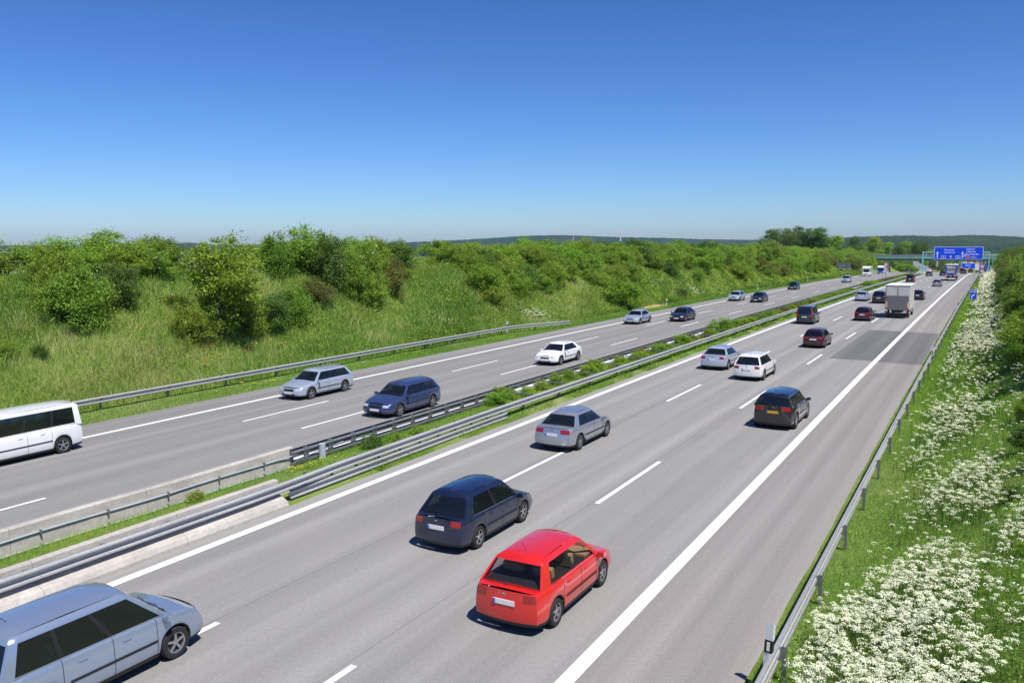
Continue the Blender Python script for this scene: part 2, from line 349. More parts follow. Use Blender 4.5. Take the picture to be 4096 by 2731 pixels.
#@@RAILS
# ------------------------------------------------------------------ crash barriers
WB = [(.0, .31), (.03, .31), (.1, .28), (.103, .245), (.008, .21), (.0, .18), (.0, .12), (.008, .1), (.103, .075), (.1, .035), (.03, 0), (0, 0)]
def sweep(b, prof, path, sign=1, m=0, closed=True):
    # prof: (outward, z); path: list of (s, o, h)
    P = []
    for (s, o, h) in path: P.append([rp(s, o+sign*a, h+z) for a, z in prof+([prof[0]] if closed else [])])
    b.grid(P, m, flip=(sign < 0)); return b
def beam(path, sign, parent, name='rail_beam', m=None):
    pr = WB+[(a-.012, z) for a, z in WB[::-1]]
    return sweep(MB(), pr, path, sign).build(name, m or M['rail'], parent)
def srange(a, b, d):
    n = max(1, int(round((b-a)/d))); return [a+(b-a)*i/n for i in range(n+1)]
def posts(parent, S, of, top, wd=.1, dp=.06, m=None, back=0, spacer=True, sign=1):
    for s in S:
        o = of(s) if callable(of) else of; t = top(s) if callable(top) else top
        p = rp(s, o, 0); z0 = tz(p.x, p.y)-.15
        b = MB(); b.box((p.x, p.y, (z0+p.z+t)/2), (dp, .012, p.z+t-z0)); b.box((p.x-sign*dp/2, p.y+wd/2-.006, (z0+p.z+t)/2), (.01, wd, p.z+t-z0)); b.box((p.x+sign*dp/2, p.y+wd/2-.006, (z0+p.z+t)/2), (.01, wd, p.z+t-z0))
        if spacer: b.box((p.x+sign*(dp/2+.06), p.y+.04, p.z+t-.16), (.12, .14, .2))
        b.build('post', m or M['galv_d'], parent)
# right verge barrier
G = empty('guardrail', rp(15, -3.08)); G.location = (0, 0, 0)
tag(G, 'long steel guardrail on single posts along the hard shoulder beside the white flowering verge', 'guardrail')
beam([(s, -3.06, .44) for s in srange(6, 300, 4)], -1, G)
posts(G, [s for s in np.arange(7.9, 300, 4.0)], -2.98, .72, .1, .07, sign=-1)
# left bank barrier
G = empty('guardrail'); tag(G, 'guardrail at the foot of the grassy left bank, its far end lowered to the verge', 'guardrail')
pth = [(s, -39.15, .44) for s in srange(12, 69, 3)]+[(71, -38.9, .42), (74, -38.5, .36), (77, -38.1, .27), (79.5, -37.85, .2)]
beam(pth, 1, G)
posts(G, list(np.arange(14.5, 70, 4.1)), -39.28, .72, sign=1); posts(G, [73.5, 77.3], -38.8, .55, sign=1)
# median barrier near (faces the right carriageway)
G = empty('guardrail'); tag(G, 'median guardrail nearest the left lane, bolted to a concrete wall, double stacked at first', 'guardrail')
def on(s): return -19.3 if s < 20 else (-19.3-(s-20)*.012 if s < 32 else -19.45)
beam([(s, on(s)+(.17 if s < 18.5 else max(0, .17-(s-18.5)*.05)), .45) for s in srange(4, 300, 1.0)], 1, G, m=M['rail_m'])
for s in np.arange(5, 19, 2.0): p = rp(s, -19.24, .62); MB().box(p, (.16, .1, .22)).build('spacer_block', M['galv_d'], G)
beam([(s, on(s)+.0, .07) for s in srange(19.6, 34, 1.2)], 1, G, 'lower_rail_beam', m=M['rail_m'])
posts(G, list(np.arange(20.5, 34, 1.33))+list(np.arange(36, 300, 4.0)), lambda s: on(s)-.16, .74, sign=1)
for i, s in enumerate(np.arange(37, 74, 2.0)):
    a = rp(s, -19.62, .7); b_ = rp(s+.15, -21.15, .7)
    if i % 2 == 0: MB().box((a+b_)/2, (1.3, .09, .05)).build('cross_brace', M['galv_d'], G)
# median barrier far (faces the opposite road), seen from behind
G = empty('guardrail'); tag(G, 'far median guardrail seen from behind, with tubes and close posts, facing the opposite lanes', 'guardrail')
beam([(s, -21.78, .5) for s in srange(22.3, 300, 2.5)], -1, G, m=M['galv_d'])
beam([(s, -21.78, .08) for s in srange(22.3, 36, 1.3)], -1, G, 'lower_rail_beam', m=M['galv_d'])
for h, n_ in ((.72, 'rear_tube'), (.34, 'rear_tube')):
    MB().tube([rp(s, -21.62, h) for s in srange(22.3, 36, 1.3)], .055, 10).build(n_, M['galv'], G)
MB().tube([rp(s, -21.52, .55-.1*min(1, max(0, (24-s)/2))) for s in srange(22.3, 36, 1.3)], .018, 6).build('tie_rod', M['galv_d'], G)
for s in list(np.arange(22.9, 36, 1.33)):
    p = rp(s, -21.62); b = MB(); b.box((p.x-.02, s, p.z+.35), (.02, .17, .95)); b.box((p.x+.04, s-.08, p.z+.35), (.1, .012, .95)); b.box((p.x+.04, s+.08, p.z+.35), (.1, .012, .95))
    b.build('post', M['galv'], G)
posts(G, list(np.arange(38, 300, 4.0)), -21.6, .78, sign=-1)
for s in np.arange(39, 76, 2.0): p = rp(s, -21.35, .66); MB().box(p, (.42, .16, .03)).build('spacer_plate', M['galv'], G)
p = rp(23.6, -21.45); t_ = MB().tube([p+Vector((0, 0, -.1)), p+Vector((0, 0, .8))], .13, 16).build('drum_post', M['pipe'], G)

# concrete median walls
def cwall(name, label, prof, s0, s1, of, hf, seg=4.1):
    G = empty(name); tag(G, label, 'concrete wall'); s = s0
    while s < s1-.2:
        e = min(s+seg, s1); P = []
        for q in srange(s+.006, e-.006, 1.0): P.append([rp(q, of(q)+a, max(-.2, z*hf(q)) if z > 0 else z) for a, z in prof+[prof[0]]])
        b = MB(); b.grid(P, flip=True); n = len(prof)
        b.f.append(tuple(range(n))); b.m.append(0); k = (len(P)-1)*(n+1); b.f.append(tuple(k+i for i in range(n))[::-1]); b.m.append(0)
        b.build('wall_segment', M['concrete'], G, smooth=12); s = e
    return G
pr = [(.42, -.25), (.42, .1), (.36, .22), (.02, .4), (-.015, .82), (-.04, .85), (-.19, .85), (-.22, .82), (-.24, .3), (-.3, -.25)]
cwall('concrete_wall', 'concrete median wall carrying the steel rail beside the left lane', pr, 3, 19.15, lambda s: -19.3+(-.0 if s < 15 else (s-15)*.006), lambda s: 1)
pr2 = [(.12, -.25), (.12, .02), (.1, .84), (.07, .87), (-.1, .87), (-.13, .84), (-.16, .4), (-.3, .2), (-.35, -.25)]
cwall('concrete_wall', 'concrete median wall with two steel pipes, bordering the opposite carriageway', pr2, 4, 22.5, lambda s: -21.95-(0 if s > 17 else .12*min(1, (17-s)/2.5)), lambda s: 1)
cwall('concrete_wall', 'low concrete end wall tucked behind the start of the double stacked guardrail', [(.1, -.25), (.1, .5), (-.1, .5), (-.1, -.25)], 19.2, 24.6, lambda s: -19.72-(s-19.2)*.06, lambda s: 1-(s-19.2)*.1)
for h, lab in ((.56, 'upper steel pipe running along the back of the concrete median wall'), (.16, 'lower steel pipe running along the foot of the concrete median wall')):
    G = empty('pipe'); tag(G, lab, 'pipe', 'pipes on the median wall')
    pts_ = [rp(s, -21.815-(0 if s > 17 else .12*min(1, (17-s)/2.5))+(.16*max(0, s-21.5)/3), h+.06*math.sin(s*1.1)*.2) for s in srange(4, 25, .5)]
    MB().tube(pts_, .024, 8).build('tube', M['pipe'], G)
    for s in np.arange(5, 22, 2.0):
        p = rp(s, -21.79-(0 if s > 17 else .12*min(1, (17-s)/2.5)), h); MB().box(p, (.1, .04, .13)).build('bracket', M['galv_d'], G)
# far concrete barrier section near the gantry
G = empty('concrete_wall'); tag(G, 'far pale concrete barrier in the median at the foot of the sign gantry', 'concrete wall')
sweep(MB(), [(.25, 0), (.1, .85), (-.1, .85), (-.25, 0)], [(s, -21.2, 0) for s in srange(301, 340, 4)]).build('wall_segment', M['concrete'], G)
sweep(MB(), [(.25, 0), (.1, .85), (-.1, .85), (-.25, 0)], [(s, -19.5-.01*(s-270), 0) for s in srange(296, 330, 4)]).build('wall_segment', M['concrete'], G)

# ------------------------------------------------------------------ delineator posts
def delineator():
    t = empty('delineator_post')
    pl = [(-.06, -.05), (.06, -.05), (.06, .02), (0, .055), (-.06, .02)]
    def sec(z0, z1, k, slope=0): 
        b = MB(); n = len(pl); vs = [(x*k, y*k, z0) for x, y in pl]+[(x*k, y*k, z1-(slope if y > 0 else 0)) for x, y in pl]
        return b.add(vs, [tuple(range(n))[::-1], tuple(range(n, 2*n))]+[(i, (i+1) % n, n+(i+1) % n, n+i) for i in range(n)])
    sec(-.1, 1.02, 1, .06).build('white_post', M['white'], t); b = sec(.46, .7, 1.03); b.build('black_band', M['black'], t)
    MB().box((0, -.058, .58), (.045, .008, .16)).build('reflector', M['reflector'], t)
    reg(t); return t
dl = delineator(); first = True
DR = [(15.5, -3.2, .3, 'nearest white delineator post, standing beside the guardrail at the bottom right corner'), (64.6, -3.1, .25, 'delineator post by the hard shoulder just past the dark asphalt patch corner'), (121.5, -3.3, .2, 'delineator post by the hard shoulder just before the small blue detour sign'),
      (186.9, -3.45, .1, 'delineator post by the hard shoulder just past the small blue detour sign'), (232, -3.3, .1, 'delineator post by the hard shoulder beside the far speed limit signs'), (300, -3.3, 0, 'farthest delineator post on the right verge, under the gantry')]
DLF = [(69.4, -39.6, .15, 'delineator post rising behind the lowered end of the left guardrail'), (111.3, -38.4, 0, 'delineator post on the left verge beside the bare sandy patch'), (163, -38.4, 0, 'delineator post on the left verge, second beyond the end of the guardrail'),
       (213.3, -38.5, 0, 'delineator post on the left verge, third beyond the end of the guardrail'), (268, -38.6, 0, 'delineator post on the left verge just in front of the grey sign back'), (330, -38.6, 0, 'farthest delineator post on the left verge, near the green bridge')]
for i, (s, o, dh, lab) in enumerate(DR+DLF):
    t = dl if first else copy_tree(dl); first = False
    p = rp(s, o); t.location = (p.x, p.y, p.z+dh-.02); t.scale = (1.25, 1.25, 1.05); tag(t, lab, 'delineator post', 'delineator posts along the verges')
    if i == 0: t.rotation_euler = (R(1), R(3), R(-8))

# ------------------------------------------------------------------ signs
def text(s, size, m, parent, loc, name='lettering', align='LEFT', rx=R(90), bold=.0):
    cu = bpy.data.curves.new(name, 'FONT'); cu.body = s; cu.size = size; cu.align_x = align; cu.extrude = .004; cu.offset = bold
    o = bpy.data.objects.new('tmp', cu); C.objects.link(o); dg = bpy.context.evaluated_depsgraph_get(); me = bpy.data.meshes.new_from_object(o.evaluated_get(dg))
    bpy.data.objects.remove(o); me.materials.clear(); me.materials.append(m); q = bpy.data.objects.new(name, me); C.objects.link(q); q.parent = parent; q.location = loc; q.rotation_euler = (rx, 0, 0); return q
def poly(b, pts, y, th=.01): b.prism(pts, y-th, y)
def arrow(name, m, parent, x, z, h, w, y):
    b = MB(); a = w*.5
    poly(b, [(x-w*.16, z), (x+w*.16, z), (x+w*.16, z+h*.66), (x-w*.16, z+h*.66)], y)
    poly(b, [(x-a, z+h*.62), (x+a, z+h*.62), (x, z+h)], y); return b.build(name, m, parent)
def board(parent, x0, x1, z0, z1, y, name='sign_panel', border=.12):
    p = MB().box(((x0+x1)/2, y+.04, (z0+z1)/2), (x1-x0, .08, z1-z0)).build(name, M['swhite'], parent)
    MB().box(((x0+x1)/2, y-.004, (z0+z1)/2), (x1-x0-2*border, .012, z1-z0-2*border)).build('blue_face', M['blue'], p)
    return p
GS = 302; gp = rp(GS, -19.2)
G = empty('sign_gantry', (gp.x, gp.y, gp.z)); tag(G, 'turquoise sign gantry over the right carriageway with a wide blue direction sign', 'sign gantry')
SP = 18.6
for x in (0, SP):
    for y in (0, 1.5): MB().box((x, y, 3.55), (.3, .3, 7.7)).build('column', M['teal'], G)
for z in (5.5, 7.3):
    for y in (0, 1.5): MB().box((SP/2, y, z), (SP, .24, .26)).build('chord', M['teal'], G)
b = MB()
for i in range(10):
    x = .9+i*(SP-1.8)/9; b.box((x, 0, 6.4), (.16, .16, 1.6)); b.box((x, 1.5, 6.4), (.12, .12, 1.6)); b.box((x, .75, 7.3), (.1, 1.4, .1)); b.box((x, .75, 5.5), (.1, 1.4, .1))
b.build('lattice', M['teal'], G)
b = MB()
for z in (5.9, 6.25, 6.6, 6.95): b.box((SP/2, 1.2, z), (SP-.4, .05, .05))
b.build('walkway_rail', M['galv'], G)
sx = 3.2; bd = board(G, sx, sx+13.7, 5.0, 8.95, -.35)
def T(s, z, x, sz, al='LEFT'): text(s, sz, M['swhite'], bd, (sx+x, -.366, 5.0+z), align=al, bold=.012)
T('Hannover', 2.75, 4.3, .72, 'CENTER'); T('Herford-Ost', 1.98, 4.35, .58, 'CENTER')
T('Herford', 3.0, 9.0, .68); T('Lübbecke', 2.22, 9.0, .68); T('Bad Salzuflen', 1.42, 9.0, .68); T('1000 m', .5, 10.3, .55)
arrow('arrow', M['swhite'], bd, sx+.95, 5.45, 2.05, .85, -.36); arrow('arrow', M['swhite'], bd, sx+4.75, 5.45, .75, .85, -.36); arrow('arrow', M['swhite'], bd, sx+8.0, 5.45, 2.05, .8, -.36)
b = MB(); bx_ = sx+8.05
poly(b, [(bx_, 5.85), (bx_+.18, 5.72), (bx_+.7, 6.3), (bx_+.55, 6.42)], -.36); poly(b, [(bx_+.35, 6.45), (bx_+.75, 6.02), (bx_+1.0, 6.75)], -.36); b.build('branch_arrow', M['swhite'], bd)
for cx in (2.7, 6.75):
    b = MB(); X, Z, a, h = sx+cx, 5.42, .62, .72
    for q in ((X, Z, 2*a, .09), (X, Z+h, 2*a, .09)): b.box((q[0], -.365, q[1]), (q[2], .01, q[3]))
    for e in (-1, 1): b.box((X+e*a, -.365, Z+h/2), (.1, .01, h))
    b.build('route_box', M['swhite'], bd); text('2', .75, M['swhite'], bd, (X, -.366, Z+.1), align='CENTER', bold=.012)
MB().box((sx+9.5, -.365, 5.8), (1.15, .012, .62)).build('orange_field', M['orange'], bd); text('239', .48, M['text'], bd, (sx+9.5, -.376, 5.63), align='CENTER')
# slim lattice mast
p = rp(308, .4); G = empty('lattice_mast', p); tag(G, 'slim pale turquoise lattice mast right behind the gantry column', 'mast')
for x in (0, .75):
    MB().box((x, 0, 3.6), (.14, .14, 6.6)).build('upright', M['teal'], G)
b = MB()
for z in np.arange(1.5, 7, 1.2): b.box((.375, 0, z), (.7, .08, .08))
b.build('rungs', M['teal'], G)
# far gantry beyond the crest
p = at(3838, 1106, 560); G = empty('sign_gantry', p); tag(G, 'distant gantry beyond the crest carrying two smaller blue direction signs', 'sign gantry')
for x in (-3.0, 17.6): MB().box((x, 0, 4.4), (.35, .35, 9.8)).build('column', M['teal'], G)
for z in (6.0, 8.3): MB().box((7.3, 0, z), (20.6, .25, .3)).build('chord', M['teal'], G)
b1 = board(G, .6, 8.9, 5.2, 8.9, -.35, border=.2); b2 = board(G, 10.6, 16.9, 5.0, 8.9, -.35, border=.2)
text('Hannover', .75, M['swhite'], b1, (4.7, -.366, 7.6), align='CENTER', bold=.015); text('Herford-Ost', .62, M['swhite'], b1, (4.7, -.366, 6.85), align='CENTER', bold=.015)
for x in (1.5, 5.5): arrow('arrow', M['swhite'], b1, x, 5.5, .9, .9, -.36)
text('Herford', .6, M['swhite'], b2, (12.4, -.366, 7.9)); text('Lübbecke', .6, M['swhite'], b2, (12.4, -.366, 7.1)); text('Bad Salzuflen', .55, M['swhite'], b2, (12.0, -.366, 6.3)); arrow('arrow', M['swhite'], b2, 11.6, 6.9, 1, .8, -.36)
# small blue detour sign
p = rp(124, -1.65); p.z = tz(p.x, p.y); G = empty('detour_sign', p, R(4)); tag(G, 'small blue detour sign U 85 with a right turning arrow among the verge flowers', 'road sign')
MB().tube([(0, .05, -.2), (0, .05, 2.5)], .035, 8).build('pole', M['galv_d'], G)
zb = rp(124, -1.65).z; z0 = 1.05
bd = board(G, -.42, .42, z0, z0+1.22, 0, border=.035)
text('U 85', .34, M['swhite'], bd, (0, -.016, z0+.84), align='CENTER', bold=.008)
b = MB(); b.prism([(-.22, z0+.1), (-.11, z0+.1), (-.11, z0+.36), (-.07, z0+.45), (.02, z0+.47), (.02, z0+.58), (-.12, z0+.55), (-.2, z0+.46), (-.22, z0+.36)], -.02, -.01); b.prism([(0, z0+.38), (.2, z0+.525), (0, z0+.67)], -.02, -.01); b.build('arrow', M['swhite'], bd)
def disc(b, r_, y0, y1, n=32, cz=0):
    b.prism([(r_*math.cos(2*math.pi*i/n), cz+r_*math.sin(2*math.pi*i/n)) for i in range(n)], y0, y1)
def speed_sign(p, lab, top=3.9, k=1.0):
    G = empty('speed_sign', p); tag(G, lab, 'road sign')
    MB().tube([(0, .06, -.3), (0, .06, top*k)], .045, 8).build('pole', M['galv_d'], G)
    for i, (cz, s) in enumerate(((top-.5, '120'), (top-1.6, '100'))):
        b = MB(); disc(b, .5*k, -.02, .01, cz=cz*k); d = b.build('sign_disc', M['sred'], G)
        b = MB(); disc(b, .38*k, -.026, -.018, cz=cz*k); b.build('white_face', M['swhite'], d)
        text(s, .42*k, M['text'], d, (0, -.03, cz*k-.15*k), align='CENTER')
    q = MB().box((0, 0, (top-2.65)*k), (.95*k, .02, .6*k)).build('plate', M['swhite'], G)
    b = MB(); b.box((0, -.014, (top-2.72)*k), (.6*k, .01, .18*k)); b.box((-.08*k, -.014, (top-2.58)*k), (.3*k, .01, .14*k)); b.build('pictogram', M['text'], q)
p = rp(236, -1.9); speed_sign((p.x, p.y, p.z+.2), 'pair of round speed limit signs on the flowery right verge near the gantry')
p = rp(254, -21.0-.9); p = rp(232, -20.9); q = at(3539, 1100, 1); 
p = rp(236, -24.9); pm = rp(252, -20.9); speed_sign(at(3541, 1117, 222), 'pair of round speed limit signs in the median before the green bridge pier', 4.3)
speed_sign(at(3747, 1083, 480), 'distant pair of orange backed round signs beyond the crest', 5.2, 1.1)
# back of a direction sign on the left verge
p = rp(288, -41.2); G = empty('direction_sign', (p.x, p.y, p.z+.3), R(-3)); tag(G, 'grey back of a large direction sign standing on the left verge', 'road sign')
MB().box((0, 0, 2.7), (4.4, .06, 2.2)).build('sign_panel', M['sback'], G)
for x in (-1.6, 1.3): MB().box((x, -.1, 1.6), (.12, .12, 4.4)).build('post', M['galv'], G)
for z in (3.1, 2.35, 3.72): MB().box((0, -.06, z), (4.3, .05, .1)).build('crossbar', M['black'], G)

# ------------------------------------------------------------------ bridge, noise wall
p = rp(386, -20); G = empty('bridge', (p.x, p.y, p.z), R(-2)); tag(G, 'green steel road bridge crossing the motorway behind the gantry', 'bridge')
MB().box((-2, 0, 5.95), (76, 6.5, .35)).build('deck', M['green_steel'], G)
for y in (-2.9, 2.9): MB().box((-2, y, 5.2), (76, .5, 1.15)).build('girder', M['green_dark'], G)
MB().box((-2, -3.3, 6.0), (76, .12, .8)).build('edge_beam', M['green_steel'], G)
b = MB(); b.box((-2, -3.2, 7.35), (76, .06, .06)); b.box((-2, -3.2, 6.9), (76, .04, .04)); b.box((-2, -3.2, 6.6), (76, .04, .04))
for x in np.arange(-40, 36, 1.5): b.box((x, -3.2, 6.85), (.05, .05, 1.05))
b.build('railing', M['galv'], G)
MB().box((-2, -3.0, 6.75), (76, .02, .7)).build('railing_mesh', M['sback'], G)
for x in (-17.6, 16.5): MB().box((x, 0, 2.2), (1.1, 4.5, 5.2)).build('pier', M['concrete_b'], G)
a = at(3650, 1090, 470); c_ = at(3733, 1090, 640)
G = empty('noise_wall', (0, 0, 0)); tag(G, 'blue grey noise barrier curving along the left side beyond the bridge', 'noise barrier')
P0 = [at(3650, 1095, 450), at(3690, 1097, 500), at(3715, 1099, 560), at(3740, 1099, 640)]; HT = [6.7, 5.9, 4.8, 3.2]
for i in range(3):
    for k in range(4):
        f0, f1 = k/4, (k+1)/4; A = P0[i].lerp(P0[i+1], f0); B = P0[i].lerp(P0[i+1], f1); h0 = HT[i]+(HT[i+1]-HT[i])*f0; h1 = HT[i]+(HT[i+1]-HT[i])*f1
        b = MB(); Z = Vector((0, 0, 1)); b.add([A-Z*2, B-Z*2, B+Z*h1, A+Z*h0, A-Z*2+Vector((-.2, .2, 0)), B-Z*2+Vector((-.2, .2, 0)), B+Z*h1+Vector((-.2, .2, 0)), A+Z*h0+Vector((-.2, .2, 0))], [(0, 1, 2, 3), (7, 6, 5, 4), (3, 2, 6, 7), (0, 3, 7, 4), (1, 5, 6, 2)])
        b.build('wall_panel', M['nw%d' % (k % 2)] if 'nw0' in M else M['sback'], G)

#@@FAR
# ------------------------------------------------------------------ hills, houses, turbines
def ridge(name, pts, Dr, depth, zb, n=420, canopy=5):
    xs = np.array([p[0] for p in pts], float); ys = np.array([p[1] for p in pts], float); P = []
    rg = np.random.default_rng(3)
    prof = [(-depth*(1-q/34)**1.1, math.sin(q/34*math.pi/2)**1.15) for q in range(34)]+[(0, 1), (depth*.1, .93), (depth*.6, .2)]
    for j, (dd, k) in enumerate(prof):
        row = []
        for i in range(n):
            px = xs[0]+(xs[-1]-xs[0])*i/(n-1); py = np.interp(px, xs, ys)
            p = at(px, py, Dr); q = at(px, 968, Dr+dd*(1+.12*math.sin(px*.006)+.1*math.sin(px*.017)))
            z = zb+(p.z-zb)*k
            if 0 < k: z += rg.normal()*canopy*.3+(0 if k == 1 else 5*math.sin(px*.011+k*7)*math.sin(k*9+px*.004)*(1-k)*2)
            row.append((q.x, q.y, z))
        P.append(row)
    b = MB(); b.grid(P, flip=True); tag(b.build(name, M['hill'], smooth=0), kind='structure')
ridge('hills', [(-1500, 985), (300, 982), (620, 976), (760, 971), (850, 979), (1400, 980), (1850, 960), (2100, 944), (2240, 941), (2500, 950), (2650, 952), (2800, 957), (3100, 962), (3400, 968)], 5200, 1900, -60, 500, 4)
ridge('hills', [(2900, 990), (3150, 965), (3330, 955), (3420, 949), (3520, 945), (3640, 943), (3740, 946), (3800, 945), (3860, 942), (3960, 943), (4040, 947), (4110, 951), (4400, 960), (4900, 975)], 2900, 1300, -50, 620, 4.5)
M['roof'] = mat('roof_tiles', (.6, .16, .07), .8); M['render'] = mat('house_render', (.6, .57, .52), .8); M['wglass'] = mat('window_dark', (.03, .035, .04), .2)
for i, (px, py, wd, lab) in enumerate([(3852, 1050, 15, 'pinkish roofed house under the left part of the village roofs'), (3888, 1052, 12, 'bright orange roofed house, brightest of the village beyond the motorway'), (3906, 1056, 14, 'low orange roofed house in the middle of the village beyond the motorway'), (3927, 1053, 17, 'wide orange roofed house nearest the gantry column'), (3868, 1058, 10, 'small pale house below the orange roofs')]):
    p = at(px, py+6, 1150); G = empty('house', p, R(25+i*17)); tag(G, lab, 'house', 'village houses beyond the crest')
    hb = wd*.6; MB().box((0, 0, 0), (wd, hb, 9)).build('wall', M['render'], G)
    MB().prism([(-hb/2-.5, 4.4), (hb/2+.5, 4.4), (0, 9.5)], -wd/2-.5, wd/2+.5, ax='x').build('roof', M['roof'], G)
    for x in (-wd*.25, wd*.25): MB().box((x, -hb/2-.03, 1.5), (1.3, .08, 1.5)).build('window', M['wglass'], G)
M['turb'] = mat('turbine_white', (.75, .76, .78), .5)
for i, (px, hy, by, rr, ph, lab) in enumerate([(1507, 948, 975, 18, 20, 'distant wind turbine above the tall bushes left of centre'), (1727, 952, 975, 13, 50, 'tiny wind turbine just showing above the bushes left of the grassy gap'), (2292, 939, 960, 16, 75, 'wind turbine left of the thick white one on the far hill'), (2482, 932, 965, 15, 2, 'wind turbine with the boldest white tower on the far ridge')]):
    D = 4300; p = at(px, by, D); hub = at(px, hy, D).z-p.z; G = empty('wind_turbine', p, YAW); tag(G, lab, 'wind turbine', 'wind turbines on the horizon')
    MB().tube([(0, 0, 0), (0, 0, hub)], [2.2 if i != 3 else 3.4, 1.3 if i != 3 else 2.4], 10).build('tower', M['turb'], G); MB().box((0, -1, hub), (3, 7, 3)).build('nacelle', M['turb'], G)
    for k in range(3):
        a = R(ph+120*k); b = MB(); b.tube([(0, -5, hub), (math.cos(a)*rr*.5, -5, hub+math.sin(a)*rr*.5), (math.cos(a)*rr, -5, hub+math.sin(a)*rr)], [1.2, .9, .3], 6); b.build('blade', M['turb'], G)
#@@VEG
# ------------------------------------------------------------------ plants
def leaves(seed, lobes, ncl, nl, leaf, sig, fill=.25, up=.45, tintbase=.5):
    g = np.random.default_rng(seed); lob = np.array(lobes, float); vol = lob[:, 3]*lob[:, 4]*lob[:, 5]; vol = vol**.67; pr = vol/vol.sum()
    li = g.choice(len(lob), ncl, p=pr); d = g.normal(size=(ncl, 3)); d[:, 2] = d[:, 2]+.25; d /= np.linalg.norm(d, axis=1)[:, None]
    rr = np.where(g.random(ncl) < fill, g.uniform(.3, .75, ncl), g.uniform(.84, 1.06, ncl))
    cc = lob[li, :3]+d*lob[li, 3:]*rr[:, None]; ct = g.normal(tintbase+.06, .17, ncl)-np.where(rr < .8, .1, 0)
    ci = g.integers(0, ncl, nl); sg_ = sig*g.uniform(.6, 1.5, ncl)
    off = g.normal(size=(nl, 3))*sg_[ci][:, None]*np.array([1, 1, .75]); P = cc[ci]+off
    P = P[P[:, 2] > .02]; ci = ci[:len(P)]; n = len(P)
    nn = d[ci][:n]*.55+np.array([0, 0, up])+g.normal(size=(n, 3))*.55; nn /= np.linalg.norm(nn, axis=1)[:, None]
    a = np.cross(nn, g.normal(size=(n, 3))); a /= np.linalg.norm(a, axis=1)[:, None]; bb = np.cross(nn, a)
    l = leaf*g.uniform(.6, 1.35, n)[:, None]; w_ = l*.62
    V = np.stack([P-a*l*.5, P+bb*w_*.5+nn*l*.06, P+a*l*.5, P-bb*w_*.5+nn*l*.06], 1).reshape(-1, 3)
    F = np.arange(4*n).reshape(n, 4); t = np.clip(ct[ci]+g.normal(0, .12, n), 0, 1)
    return V, F, np.repeat(t, 4)
def blob(g, n, w_=1.0, h=1.5, low=.25):
    L_ = []
    for i in range(n):
        a = g.uniform(0, 2*math.pi); r_ = w_*(g.uniform(0, .62) if i else 0); rad = g.uniform(.38, .62)*w_
        z = g.uniform(low, .72)*h if i else h*.5
        L_.append((r_*math.cos(a), r_*math.sin(a), z, rad, rad, rad*g.uniform(.7, 1.0)*min(1.3, h/w_/1.2)))
    return L_
def branches(g, h, n, rad, w_=.6):
    b = MB()
    for i in range(n):
        a = g.uniform(0, 6.28); r_ = g.uniform(.15, w_); q = g.uniform(.1, .25)
        b.tube([(q*.4*math.cos(a), q*.4*math.sin(a), -.15), (r_*.45*math.cos(a+.2), r_*.45*math.sin(a+.2), h*.35), (r_*math.cos(a), r_*math.sin(a), h*g.uniform(.6, .85))], [rad, rad*.7, rad*.2], 5)
    return b
BUSH = {}
def mkbush(key, seed, mat_, n=9, w_=1.0, h=1.45, nl=15000, leaf=.052, ncl=170, sig=.085, low=.25, flowers=None, tb=.5):
    g = np.random.default_rng(seed); lb = blob(g, n, w_, h, low); V, F, t = leaves(seed, lb, ncl, nl, leaf, sig, tintbase=tb)
    root = empty('bush'); npmesh('crown', V, F, mat_, t, root)
    branches(g, h, 7, .035, .6*w_).build('stems', M['bark'], root)
    if flowers:
        fm, nf, fs = flowers; idx = g.choice(len(F), nf, replace=False); c0 = V[F[idx, 0]]*np.array([1.03, 1.03, 1.02]); k = 6; vs = []; fs_ = []
        for q in c0:
            b0 = len(vs)
            vs += [tuple(q+np.array([math.cos(1.047*j)*fs, math.sin(1.047*j)*fs, .02*(j % 2)])) for j in range(k)]; fs_.append(tuple(range(b0, b0+k)))
        b = MB(); b.add(vs, fs_); b.build('blossoms', fm, root)
    reg(root); BUSH[key] = [root, False]; return root
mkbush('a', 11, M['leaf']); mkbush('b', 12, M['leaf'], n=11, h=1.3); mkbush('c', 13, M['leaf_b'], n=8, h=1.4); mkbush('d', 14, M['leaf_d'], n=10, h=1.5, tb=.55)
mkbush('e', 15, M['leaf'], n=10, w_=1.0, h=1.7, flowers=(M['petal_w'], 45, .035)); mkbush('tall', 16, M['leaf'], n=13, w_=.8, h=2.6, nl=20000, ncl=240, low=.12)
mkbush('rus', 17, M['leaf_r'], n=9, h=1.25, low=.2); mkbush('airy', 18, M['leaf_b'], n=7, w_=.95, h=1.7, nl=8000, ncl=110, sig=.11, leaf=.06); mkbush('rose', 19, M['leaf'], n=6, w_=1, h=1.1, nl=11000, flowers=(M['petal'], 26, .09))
BC = [0]
def bush(key, p, sc_, sz=None, rz=None, label=None, group=None, name='bush', cat='bush', sink=.12):
    if group and 'hedge' in group: name, cat = 'hedge_plant', 'hedge plant'
    if group and 'median' in group: name, cat = 'shrub', 'shrub'
    e = BUSH[key]; t = e[0] if not e[1] else copy_tree(e[0]); e[1] = True; t.name = name
    t.location = (p[0], p[1], p[2]-sink*sc_); t.rotation_euler = (0, 0, random.uniform(0, 6.28) if rz is None else rz); t.scale = (sc_, sc_*random.uniform(.9, 1.1), sz or sc_)
    tag(t, label, cat, group); BC[0] += 1; return t
def pbush(key, x, y, wpx, hpx, label, group='single bushes on the left bank', h0=None):
    p, D = hit(x, y); k = wpx/2/F0*D/.84; hh = {'tall': 2.0}.get(key, 1.42)
    z = hpx/F0*D/hh; return bush(key, p, k, z, label=label, group=group)
gl = 'single bushes on the left bank'
